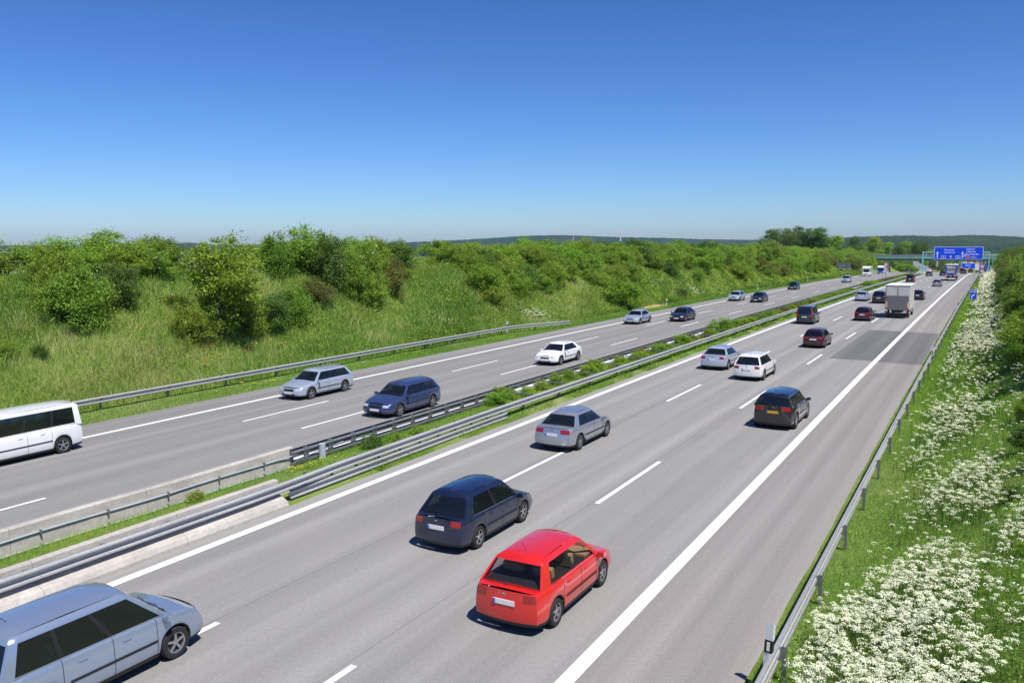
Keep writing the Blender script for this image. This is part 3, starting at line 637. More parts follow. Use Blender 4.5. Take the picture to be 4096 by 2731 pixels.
for a in [('a', 325, 1305, 290, 275, 'broad round bush low on the left end of the bank, dark beneath'), ('a', 215, 1240, 150, 200, 'bush on the left shoulder of the broad round bush'), ('d', 455, 1235, 190, 180, 'darker bush just behind the right side of the broad round bush'), ('rose', 690, 1232, 110, 90, 'small rose bush with pink blossoms beside the tallest bush'),
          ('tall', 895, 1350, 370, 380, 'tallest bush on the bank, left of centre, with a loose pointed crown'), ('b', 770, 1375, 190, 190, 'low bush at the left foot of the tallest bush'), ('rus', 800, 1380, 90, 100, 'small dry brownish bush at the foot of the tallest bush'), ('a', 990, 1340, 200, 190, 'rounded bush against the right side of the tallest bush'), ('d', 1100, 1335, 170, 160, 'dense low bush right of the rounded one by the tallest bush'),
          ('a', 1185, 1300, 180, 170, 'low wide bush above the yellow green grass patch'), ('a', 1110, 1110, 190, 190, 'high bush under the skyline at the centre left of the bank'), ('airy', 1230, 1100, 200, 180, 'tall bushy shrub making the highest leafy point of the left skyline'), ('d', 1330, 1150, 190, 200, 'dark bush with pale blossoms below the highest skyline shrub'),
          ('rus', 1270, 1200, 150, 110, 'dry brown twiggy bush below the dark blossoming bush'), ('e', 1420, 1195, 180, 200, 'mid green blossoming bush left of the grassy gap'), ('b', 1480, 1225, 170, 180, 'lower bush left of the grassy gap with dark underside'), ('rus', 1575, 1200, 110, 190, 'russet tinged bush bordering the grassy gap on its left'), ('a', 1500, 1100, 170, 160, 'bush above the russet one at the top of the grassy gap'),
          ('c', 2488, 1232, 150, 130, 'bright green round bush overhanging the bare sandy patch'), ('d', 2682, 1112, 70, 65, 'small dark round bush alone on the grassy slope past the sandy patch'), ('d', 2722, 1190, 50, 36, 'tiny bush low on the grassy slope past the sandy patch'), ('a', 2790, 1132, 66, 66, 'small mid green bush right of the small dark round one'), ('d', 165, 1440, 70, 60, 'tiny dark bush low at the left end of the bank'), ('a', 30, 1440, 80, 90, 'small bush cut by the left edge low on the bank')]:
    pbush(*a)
# skyline row on the bank crest
lowx = [-400, 0, 700, 1100, 1350, 1600, 1625, 1790, 1810, 1860, 1930, 2030, 2150, 2350, 2440, 2560, 2650, 2800, 2950, 3080, 3130, 3270, 3400, 3520, 3600]
lowy = [1140, 1135, 1112, 1105, 1110, 1110, 1040, 1040, 1120, 1160, 1215, 1235, 1215, 1190, 1165, 1095, 1085, 1105, 1125, 1115, 1110, 1085, 1078, 1068, 1066]
cand = []
s = 14.0
while s < 420:
    st = 3.5 if s < 120 else (4.5 if s < 210 else 6.2)
    o = -55.6-(.8 if s < 60 else 0)
    while o < -40.2:
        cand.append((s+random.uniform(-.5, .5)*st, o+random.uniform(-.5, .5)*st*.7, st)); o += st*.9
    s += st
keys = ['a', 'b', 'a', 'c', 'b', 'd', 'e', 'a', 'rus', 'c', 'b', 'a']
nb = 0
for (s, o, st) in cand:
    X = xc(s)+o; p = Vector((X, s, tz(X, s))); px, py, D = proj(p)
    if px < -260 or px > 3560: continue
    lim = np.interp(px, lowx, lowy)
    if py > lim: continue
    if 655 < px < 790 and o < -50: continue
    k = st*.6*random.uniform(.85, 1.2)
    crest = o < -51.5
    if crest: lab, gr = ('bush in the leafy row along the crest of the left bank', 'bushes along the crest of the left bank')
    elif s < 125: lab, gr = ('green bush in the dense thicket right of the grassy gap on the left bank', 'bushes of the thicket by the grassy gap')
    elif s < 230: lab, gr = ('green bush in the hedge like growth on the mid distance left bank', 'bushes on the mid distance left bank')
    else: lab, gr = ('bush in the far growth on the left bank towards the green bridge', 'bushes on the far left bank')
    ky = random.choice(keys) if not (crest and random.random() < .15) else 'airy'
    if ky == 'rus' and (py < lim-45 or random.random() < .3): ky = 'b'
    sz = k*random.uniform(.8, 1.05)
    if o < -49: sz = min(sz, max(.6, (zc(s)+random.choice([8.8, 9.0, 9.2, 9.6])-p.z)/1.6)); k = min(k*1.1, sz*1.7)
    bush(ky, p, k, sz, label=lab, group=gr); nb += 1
# hedge on the right bank
for i in range(46):
    S = random.uniform(335, 560); O = random.choice([random.uniform(-58, -41.5), random.uniform(3, 12)]); X = xc(S)+O
    bush(random.choice(['a', 'b', 'd', 'c']), (X, S, tz(X, S)), random.uniform(3.2, 4.4), random.uniform(2.2, 3.2), label='green bush on the banks around and beyond the green bridge', group='bushes around the bridge')
for (px, k_) in ((3575, 2.6), (3605, 3.0), (3630, 3.2), (3648, 2.6), (3664, 1.8)):
    p = at(px, 1091, 425); p.z = tz(p.x, p.y); bush(random.choice('abc'), p, k_*1.1, k_*1.15, label='green bush on the banks around and beyond the green bridge', group='bushes around the bridge')
s = 43.0; hk = ['d', 'a', 'd', 'b', 'rus', 'd', 'a']
while s < 330:
    st = 3.4 if s < 100 else (4.6 if s < 180 else 6.5)
    for row, (o, k) in enumerate(((2.3, 1.45), (4.2, 2.0))):
        if row == 0 and s < 48: continue
        oo_ = o+random.uniform(-.3, .3); X = xc(s)+oo_; kk = k*random.uniform(.88, 1.12)*(1 if s < 100 else 1.15)
        lab = ('shaded bush in the front row of the hedge above the white flowers' if row == 0 else 'tall bush in the back row of the hedge on the right bank')
        bush(random.choice(hk), (X, s+random.uniform(-.6, .6), tz(X, s)), kk, kk*(1.0 if row == 0 else 1.3), label=lab, group=('front row of the right hedge' if row == 0 else 'back row of the right hedge'))
    s += st
for (s, o, k, ky, lab) in ((25.6, 1.0, .42, 'd', 'dark broad leaved clump between two drifts of white flowers at the right edge'), (28.5, 1.45, .55, 'c', 'leafy bright plant at the right edge among the white flowers'), (31, 1.5, .75, 'd', 'dark broad leaved bush cut by the right edge halfway down'), (36, 1.75, .8, 'a', 'bush cut by the right edge below the hedge'), (21, 1.2, .35, 'c', 'yellow green plant low at the right edge')):
    X = xc(s)+o; bush(ky, (X, s, tz(X, s)), k, k*.8, label=lab, group='plants cut by the right edge')
# planting in the median
mk = [(25.6, .55, 'd', 'dark leafy clump in the median beside the drum post'), (27.0, .5, 'a', 'low leafy clump right after the dark one in the median'), (28.6, .42, 'c', 'bright low clump in the median behind the double rails'), (35.8, .8, 'c', 'rounded bright green bush between the median rails'), (38.5, .55, 'airy', 'loose light green bush between the median rails'), (46.5, .8, 'c', 'largest yellow green bush between the median rails'), (50, .5, 'rus', 'reddish low bush between the median rails'), (54.5, .75, 'c', 'bright bush between the rails past the reddish one'), (59, .8, 'c', 'second bright bush in the row between the rails'), (64.5, .95, 'c', 'wide bright bush before the tall spiky one in the median'), (70, .6, 'rus', 'low brownish bush before the tall spiky one in the median'), (75, 1.15, 'airy', 'tall spiky olive bush standing out of the median'), (79, .6, 'rus', 'low brownish bush behind the tall spiky one in the median')]
for (s, k, ky, lab) in mk: bush(ky, rp(s, -20.7-random.uniform(-.1, .15), .1), k*1.05, k*.9, label=lab, group='bushes planted in the median')
for s in (37.2, 40.6, 42.6, 44.6, 48.4, 52.3, 56.6, 61.6, 67.4, 72.6, 77.3, 81):
    k = random.uniform(.5, .75); bush(random.choice(['b', 'c', 'rus', 'a']), rp(s, -21.0-random.uniform(0, .35), .15), k*1.1, k*1.0, label='low leafy filler bush between the larger ones in the median row', group='filler bushes of the near median row')
s = 83.0
while s < 290:
    if True:
        k = random.uniform(.6, .85)*(1.0 if not 158 < s < 185 else .6)
        if 176 < s < 186: k = 1.1
        bush('rus' if random.random() < .4 else random.choice('bca'), rp(s, -20.8, .2), k*1.3, k*.85, label='low clump in the continuous planting of the far median', group='low planting in the far median')
    s += 2.6 if s < 180 else 4.0
t = bush('rose', rp(17.6, -21.2, .2), .36, .4, label='small green bush with a pink flower on the grass between the concrete walls', group=None)

# trees
def mktree(key, seed, mat_, h, w_, nl=16000, low=.3):
    g = np.random.default_rng(seed); lb = []
    for i in range(16):
        a = g.uniform(0, 6.28); z = g.uniform(low, .9); r_ = w_*.62*math.sin(min(1, (z-low)/(1-low)+.25)*math.pi*.85)*g.uniform(.3, 1); q = w_*g.uniform(.28, .42)
        lb.append((r_*math.cos(a), r_*math.sin(a), z*h, q, q, q*.85))
    V, F, t = leaves(seed, lb, 240, nl, .04*h*.62, .042*h, tintbase=.5)
    root = empty('tree'); npmesh('crown', V, F, mat_, t, root)
    b = MB(); b.tube([(0, 0, -.5), (.05, .02, h*.25), (0, .1, h*.55), (.1, 0, h*.8)], [h*.035, h*.026, h*.018, h*.006], 8)
    for i in range(7):
        a = g.uniform(0, 6.28); b.tube([(0, 0, h*g.uniform(.25, .4)), (w_*.35*math.cos(a), w_*.35*math.sin(a), h*.55), (w_*.6*math.cos(a), w_*.6*math.sin(a), h*.7)], [h*.014, h*.009, h*.003], 5)
    b.build('trunk', M['bark'], root); reg(root); BUSH[key] = [root, False]
mktree('oak', 31, M['leaf_d'], 1.0, .62, 17000, .22); mktree('ash', 32, M['leaf'], 1.0, .5, 14000, .2); mktree('oak2', 33, M['leaf_d'], 1.0, .7, 17000, .18)
def tree(key, px, pyb, pyt, D, label, group, kx=1.0):
    p = at(px, pyb, D); h = (pyb-pyt)/F0*D; t = bush(key, p, h*kx, h, label=label, group=group, name='tree', cat='tree', sink=.02); return t
gt = 'dark trees behind the left bank'
for a in [('oak', 3075, 1010, 924, 395, 'leftmost rounded tree of the dark clump behind the bank'), ('oak2', 3130, 1010, 911, 400, 'second dark tree from the left in the clump behind the bank'), ('oak', 3190, 1010, 912, 405, 'middle dark tree of the clump behind the bank'), ('oak2', 3245, 1010, 911, 400, 'fourth dark tree of the clump behind the bank'), ('oak', 3295, 1010, 916, 395, 'rightmost full dark tree of the clump behind the bank'), ('ash', 3345, 1020, 946, 385, 'lower olive tree at the right end of the dark clump')]:
    tree(a[0], a[1], a[2]+6, a[3], a[4], a[5], gt, 1.15)
gt = 'trees beyond the bank towards the bridge'
for a in [('oak', 3415, 1040, 951, 430, 'dark spreading tree between the clump and the bridge'), ('ash', 3490, 1045, 950, 470, 'rounded tree just right of the dark spreading one'), ('ash', 3450, 1045, 984, 440, 'small tree in front of the gap beside the dark spreading one'), ('ash', 3545, 1045, 972, 480, 'low light tree above the left end of the bridge'), ('oak', 3590, 1045, 980, 480, 'low dark tree above the bridge'), ('ash', 3625, 1040, 968, 520, 'pale tree behind the bridge left of the gantry'), ('oak2', 3678, 1045, 963, 500, 'full round tree just left of the blue gantry sign'), ('ash', 3720, 1050, 1000, 520, 'small tree half behind the left end of the blue sign')]:
    tree(a[0], a[1], a[2], a[3], a[4], a[5], gt, 1.1)
k = 0
for (px, pyb, pyt, D) in [(3560, 1095, 1040, 470), (3590, 1092, 1038, 470), (3622, 1093, 1043, 480), (3650, 1094, 1046, 480), (3690, 1085, 1036, 620), (3720, 1085, 1040, 640), (3752, 1083, 1040, 660), (3790, 1083, 1042, 700), (3820, 1082, 1046, 720), (3770, 1090, 1066, 600), (3845, 1075, 1048, 900), (3960, 1070, 1030, 420), (3985, 1065, 1022, 400), (3870, 1080, 1058, 950), (3905, 1080, 1062, 950), (3735, 1068, 1030, 900), (3700, 1062, 1026, 950), (3785, 1066, 1032, 950), (3820, 1066, 1036, 1000)]:
    tree(['oak', 'ash', 'oak2'][k % 3], px, pyb, pyt, D, 'tree in the green belt under and beyond the bridge', 'trees under and beyond the bridge', 1.3); k += 1

# grass, herbs
def blades(P, hgt, wid, lean, tint, g, seg=False):
    n = len(P); a = g.uniform(0, 2*np.pi, n); ax = np.stack([np.cos(a), np.sin(a), np.zeros(n)], 1)*wid[:, None]*.5
    tp = P+lean*hgt[:, None]+np.array([0, 0, 1])*hgt[:, None]*(1-.35*np.linalg.norm(lean, axis=1))[:, None]
    V = np.stack([P-ax, P+ax, tp], 1).reshape(-1, 3); return V, np.arange(3*n).reshape(n, 3), np.repeat(np.clip(tint, 0, 1), 3)
def tzv(S, O):
    return np.array([tz(xc(s)+o, s) for s, o in zip(S, O)])
ZG = {}
def fastz(S, O):
    rel = np.interp(O, PX, PZ); a = np.maximum(S, -60); z = .0007376*a-1.679e-5*a*a-3.1e-8*a**3
    oc = np.clip(O, -37, -3); zz = np.where(oc > -19.8, (oc+18.31)*-.0073, np.where(oc < -21.2, -.116+(oc+34.17)*.01249, 0.02))
    k = np.minimum(1, (np.abs(O+20)-20)/6); nz = k*(.22*np.sin(S*.31+O*.2)+.18*np.sin(S*.13-O*.5+1)+.1*np.sin(S*.71+O*.9)); nz = np.where((O < -41) | (O > 0), nz, 0)
    return z+rel+zz+nz*np.where(O > 0, .35, 1)
XCV = np.array([xc(s) for s in range(0, 460)])
def field(name, mat_, n, s0, s1, o0, o1, h, wd, tint, seed, label, dens=None, lean=.25, pw=1.6, xs=0, ts=.16):
    g = np.random.default_rng(seed); S = s0+(s1-s0)*g.random(n)**pw; O = g.uniform(o0, o1, n)
    if dens is not None: k = g.random(n) < dens(S, O); S, O = S[k], O[k]
    Z = fastz(S, O); X = np.interp(S, np.arange(0, 460), XCV)+O; P = np.stack([X, S, Z-.03], 1); n = len(P)
    patch = .9*np.sin(S*.9+np.sin(O*1.1)*2)*np.sin(O*1.3+S*.35)+.9*np.sin(S*.23+O*.4+np.sin(S*.11)*2)+.5*np.sin(S*2.1+O*.7)*np.sin(O*2.9+S)
    dist = np.hypot(X, S); hh = h*g.uniform(.55, 1.25, n)*(1+.18*patch); ww = wd*np.maximum(1, dist/28)*g.uniform(.7, 1.3, n)
    ln = g.normal(0, lean, (n, 3)); ln[:, 2] = 0; ln[:, 0] += .12*np.sin(S*.4+O); ln[:, 1] += .15*np.cos(O*.7+S*.2)
    t = tint+.15*patch+g.normal(0, ts, n)+xs*np.sin(S*.11+O*.35)
    V, F, t = blades(P, hh, ww, ln, t, g); tag(npmesh(name, V, F, mat_, t), label, 'grass', kind='stuff')
field('tall_grass', M['grass'], 540000, 10, 330, -57, -39.6, .55, .022, .46, 51, 'long meadow grass, green and straw coloured, covering the left bank', pw=1.8, xs=.2, ts=.2)
field('tussocks', M['grass'], 90000, 12, 240, -53, -40, .8, .026, .8, 57, 'pale seeding tussocks leaning over the left bank meadow', dens=lambda S, O: (np.sin(S*.8+O*.9)*np.sin(O*1.7-S*.35)+.5*np.sin(S*.27) > .55).astype(float)*.9, lean=.35, pw=1.8, ts=.1)
field('verge_grass', M['lawn'], 130000, 10, 330, -39.7, -36.9, .16, .016, .4, 52, 'short green grass strip between the opposite road and the left bank', pw=1.8)
field('verge_grass', M['lawn'], 210000, 11, 330, -3.55, 1.4, .26, .011, .5, 53, 'fresh green grass of the right verge behind the guardrail', pw=2.2)
field('median_grass', M['lawn'], 140000, 4, 300, -22.25, -19.75, .21, .014, .62, 54, 'rough grass growing in the median between the barriers', pw=1.7)
field('median_grass', M['lawn'], 70000, 24, 300, -19.75, -18.93, .16, .014, .5, 55, 'weedy green strip in front of the median guardrail', dens=lambda S, O: np.clip((O*-1-18.9+.35*np.sin(S*1.7)+.25*np.sin(S*.6))*3, 0, 1), pw=1.6)
# broad leaved weeds as leaf litter
def weeds(name, mat_, n, s0, s1, o0, o1, z0, z1, lf, seed, label, dens=None, pw=1.8):
    g = np.random.default_rng(seed); S = s0+(s1-s0)*g.random(n)**pw; O = g.uniform(o0, o1, n)
    if dens is not None: k = g.random(n) < dens(S, O); S, O = S[k], O[k]
    n = len(S); Z = fastz(S, O)+g.uniform(z0, z1, n); X = np.interp(S, np.arange(0, 460), XCV)+O; P = np.stack([X, S, Z], 1)
    nn = np.array([0, 0, .9])+g.normal(size=(n, 3))*.5; nn /= np.linalg.norm(nn, axis=1)[:, None]; a = np.cross(nn, g.normal(size=(n, 3))); a /= np.linalg.norm(a, axis=1)[:, None]; bb = np.cross(nn, a); l = (lf*np.maximum(1, np.hypot(X, S)/40)*g.uniform(.5, 1.4, n))[:, None]
    V = np.stack([P-a*l*.5, P+bb*l*.3, P+a*l*.5, P-bb*l*.3], 1).reshape(-1, 3); t = np.clip(.5+.2*np.sin(S*.7+O*1.3)+g.normal(0, .2, n), 0, 1)
    tag(npmesh(name, V, np.arange(4*n).reshape(n, 4), mat_, np.repeat(t, 4)), label, 'weeds', kind='stuff')
weeds('weeds', M['leaf'], 260000, 10, 300, -54, -40, .05, .6, .075, 61, 'broad leaved herbs mixed into the meadow grass of the left bank', dens=lambda S, O: np.clip(.35+.7*np.sin(S*.33+O*.6)*np.sin(O*.9-S*.2)+.2, 0.05, 1))
weeds('weeds', M['leaf_b'], 60000, 12, 200, -3.3, 1.6, .02, .3, .045, 62, 'leafy herbs low between the white flowers on the right verge', pw=2.4)
weeds('weeds', M['leaf_b'], 26000, 22, 120, -20.9, -18.95, .02, .3, .05, 63, 'leafy weeds growing around the median rails', dens=lambda S, O: np.clip(.5+.6*np.sin(S*1.1+O*2), 0, 1), pw=1.4)
# cow parsley: stems plus flat white umbels
def parsley(n, seed, s0, s1, pw, fn, k, per, label, rad, hgt):
    g = np.random.default_rng(seed); S = s0+(s1-s0)*g.random(n)**pw; O = g.uniform(-2.75, 1.7, n); kp = g.random(n) < fn(S, O); S, O = S[kp], O[kp]; n = len(S)
    Z = fastz(S, O); X = np.interp(S, np.arange(0, 460), XCV)+O; h = hgt*g.uniform(.6, 1.2, n); lx = g.normal(0, .09, (n, 2))
    T = np.stack([X+lx[:, 0], S+lx[:, 1], Z+h], 1); B = np.stack([X, S, Z], 1)
    wd = .006*np.maximum(1, S/18); Vs = np.stack([B-np.array([1, 0, 0])*wd[:, None], B+np.array([1, 0, 0])*wd[:, None], T], 1).reshape(-1, 3)
    r_ = rad*g.uniform(.55, 1.3, n)*np.maximum(1, S/75)
    m_ = n*per; ii = np.repeat(np.arange(n), per); a = g.uniform(0, 6.283, m_); q = np.sqrt(g.random(m_))*r_[ii]
    Cn = T[ii]+np.stack([np.cos(a)*q, np.sin(a)*q, -q*q/r_[ii]*.5+g.normal(0, .008, m_)], 1); u = k*g.uniform(.7, 1.3, m_)*np.maximum(1, S[ii]/30); th = g.uniform(0, 1.57, m_)
    tl = g.normal(0, .25, (m_, 2)); V = []
    for j in range(4):
        aa = th+j*math.pi/2; dx = np.cos(aa)*u*.5; dy = np.sin(aa)*u*.5; V.append(Cn+np.stack([dx, dy, dx*tl[:, 0]+dy*tl[:, 1]], 1))
    V = np.stack(V, 1).reshape(-1, 3)
    tag(npmesh('cow_parsley_stems', Vs, np.arange(3*n).reshape(n, 3), M['stem'], np.full(3*n, .5)), 'thin green stems of the white flowering herbs on the right verge', 'wildflowers', kind='stuff')
    tag(npmesh('cow_parsley', V, np.arange(4*m_).reshape(m_, 4), M['umbel']), label, 'wildflowers', kind='stuff')
def dA(S, O):   # big near drift with ragged edges, patches, then a long band
    lo = np.interp(S, [12, 14, 15.5, 18.4, 20.2, 22.2], [-2.3, -2.55, -2.8, -2.62, -1.9, -.9]); hi = np.interp(S, [12, 14.8, 17.5, 20.7, 22.2], [.25, .35, .25, .0, -.5])
    c = np.sin(S*2.1+np.sin(O*2.7)*1.3)*np.sin(O*3.4+S*.8)+.6*np.sin(S*5.1+O*1.3)*np.sin(O*6-S*1.7)
    near = np.clip((O-lo)*3+.3+.5*c, 0, 1)*np.clip((hi-O)*3+.3+.6*c, 0, 1)*np.clip((22.4-S)*1.2+.5*c, 0, 1)*1.25
    sc = .1*np.clip(c+.3, 0, 1)*(O > -2.2)
    p1 = 1.0*np.exp(-((S-27.2)/2.6)**4-((O+.3)/.95)**4); p3 = .95*np.exp(-((S-22.3)/1.5)**2-((O-.9)/.35)**2); p2 = .35*np.exp(-((S-18.5)/3)**2-((O-.75)/.4)**2)
    q1 = .45*np.exp(-((S-33)/3)**2-((O+1.6)/.5)**2); q2 = .8*np.exp(-((S-40)/4.5)**2-((O+.7)/1.1)**2)
    far = np.clip((S-42)/25, 0, 1)*np.clip((O+2.3)*1.5, 0, 1)*.36*(.3+.7*np.clip(np.sin(S*.3+O*1.2)+np.sin(S*.113)+.35, 0, 1))
    return np.clip(near*.85*np.clip(.8+.45*c, .15, 1.2)+(sc+p1+p2+p3+q1+q2+far)*np.clip(.75+.8*c, .05, 1.3), 0, 1)
parsley(21000, 71, 12, 90, 1.55, dA, .019, 32, 'white cow parsley in bloom, a dense drift beside the guardrail', .074, .72)
parsley(15000, 72, 60, 320, 1.2, lambda S, O: np.clip((O+2.2)*1.2, 0, 1)*.45*(.6+.4*np.sin(S*.4+O*2)), .026, 13, 'pale band of cow parsley running along the foot of the far hedge', .08, .7)
def herbs(label, s, o, n, rs, ro, mat_, sz, h, nm='wildflowers', cat='wildflowers'):
    g = np.random.default_rng(int(s*10)); b = MB()
    for _ in range(n):
        S = s+g.normal()*rs; O = o+g.normal()*ro; X = xc(S)+O; z = tz(X, S)+h*g.uniform(.7, 1.1)
        for j in range(3): b.box((X+g.normal()*.03, S+g.normal()*.03, z), (sz, sz, sz*.4))
    tag(b.build(nm, mat_), label, cat, kind='stuff')
herbs('patch of white umbels on the left bank above the guardrail end', 78.5, -41.5, 90, 1.5, .8, M['umbel'], .09, .65)
herbs('small patch of white umbels on the slope past the sandy patch', 133, -41.5, 40, 1.2, .8, M['umbel'], .13, .65)
herbs('yellow dandelion like flowers in the strip beside the left guardrail', 36.5, -38.4, 10, 1.5, .4, M['yellow'], .07, .15)
herbs('red poppies dotted low on the left bank', 39, -42.5, 5, 3, .6, M['poppy'], .09, .5)
herbs('yellow flowers at the concrete wall end in the median', 22.2, -20.9, 14, .5, .2, M['yellow'], .04, .2)
# bare sandy patch
b = MB(); c0 = Vector((xc(108)-39.9, 108.5, 0)); P = []
ps = []
for i in range(9):
    row = []
    for j in range(13):
        S = 103+12*j/12; O = -42.6+4.1*i/8; X = xc(S)+O; e = ((S-109)/6)**2+((O+40.5)/2.1)**2
        row.append((X, S, tz(X, S)+.16*max(-.6, 1.1-e)*(1+.2*math.sin(i*3+j*2))-.03))
    P.append(row)
b.grid(P); M['sand'] = weathered('sandy_soil', (.5, .36, .17), .95, 0, .4, 1.5, (.22, .16, .07)); tag(b.build('bare_soil', M['sand'], smooth=0), kind='structure')
#@@CARS
# ------------------------------------------------------------------ vehicles
def lerp(a, b, t): return a+(b-a)*t
def pw(x, P):
    for (x0, y0), (x1, y1) in zip(P, P[1:]):
        if x <= x1:
            t = max(0, (x-x0)/(x1-x0)); t = t*t*(3-2*t)*.5+t*.5; return y0+(y1-y0)*t
    return P[-1][1]
# body styles: L, W, H, belt, hood height, xs: windscreen base/top, rear top/base (x forward from centre), deck height, wheel x, radius
ST = {
 'sedan': dict(L=4.6, W=1.8, H=1.43, belt=.93, hood=.74, ws=(1.05, .35), rw=(-1.15, -1.75), deck=.98, tail=.94, wh=(1.4, -1.38), r=.32, yt=.56),
 'hatch': dict(L=4.1, W=1.74, H=1.47, belt=.94, hood=.78, ws=(1.12, .45), rw=(-1.42, -1.88), deck=.98, tail=.96, wh=(1.28, -1.25), r=.31, yt=.57),
 'wagon': dict(L=4.6, W=1.8, H=1.47, belt=.94, hood=.76, ws=(1.08, .4), rw=(-1.75, -2.15), deck=.97, tail=.95, wh=(1.4, -1.35), r=.32, yt=.58),
 'suv': dict(L=4.6, W=1.88, H=1.72, belt=1.1, hood=.98, ws=(1.05, .4), rw=(-1.8, -2.1), deck=1.12, tail=1.1, wh=(1.38, -1.38), r=.37, yt=.63),
 'mpv': dict(L=4.5, W=1.82, H=1.68, belt=1.0, hood=.86, ws=(1.35, .5), rw=(-1.75, -2.08), deck=1.03, tail=1.0, wh=(1.38, -1.32), r=.32, yt=.62),
 'van': dict(L=4.95, W=1.92, H=1.95, belt=1.1, hood=.98, ws=(1.75, 1.05), rw=(-2.25, -2.36), deck=1.12, tail=1.1, wh=(1.6, -1.45), r=.34, yt=.74),
 'box': dict(L=4.2, W=1.8, H=1.84, belt=1.05, hood=.9, ws=(1.25, .6), rw=(-1.9, -2.0), deck=1.07, tail=1.05, wh=(1.3, -1.3), r=.32, yt=.7),
}
def wheel(parent, x, y, r_, side, spokes=5):
    wd = .21; b = MB(); n = 20; prof = [(r_*.66, -wd/2), (r_*.94, -wd/2), (r_, -wd*.36), (r_, wd*.36), (r_*.94, wd/2), (r_*.66, wd/2)]; P = []
    for i in range(n+1): a = 2*math.pi*i/n; P.append([(x+q*math.cos(a), y+side*t, r_+q*math.sin(a)) for q, t in prof])
    b.grid(P); t_ = b.build('wheel', M['tyre'], parent, smooth=40)
    b = MB(); P = []
    for i in range(n+1): a = 2*math.pi*i/n; P.append([(x+q*math.cos(a), y+side*t, r_+q*math.sin(a)) for q, t in [(r_*.68, wd*.46), (r_*.6, wd*.4), (r_*.6, wd*.2)]])
    b.grid(P); b.prism([(x+r_*.16*math.cos(6.283*k/10), r_+r_*.16*math.sin(6.283*k/10)) for k in range(10)], y+side*wd*.2, y+side*wd*.42)
    for k in range(spokes):
        a = 2*math.pi*k/spokes+.3; c, s_ = math.cos(a), math.sin(a); h_ = r_*.075
        b.prism([(x+c*r_*.1-s_*h_, r_+s_*r_*.1+c*h_), (x+c*r_*.62-s_*h_, r_+s_*r_*.62+c*h_), (x+c*r_*.62+s_*h_, r_+s_*r_*.62-c*h_), (x+c*r_*.1+s_*h_, r_+s_*r_*.1-c*h_)], y+side*wd*.24, y+side*wd*.4)
    b.build('rim', M['rim'], t_)
    MB().tube([(x, y-side*wd*.3, r_), (x, y+side*wd*.19, r_)], r_*.62, 16).build('brake_disc', M['inner'], t_)
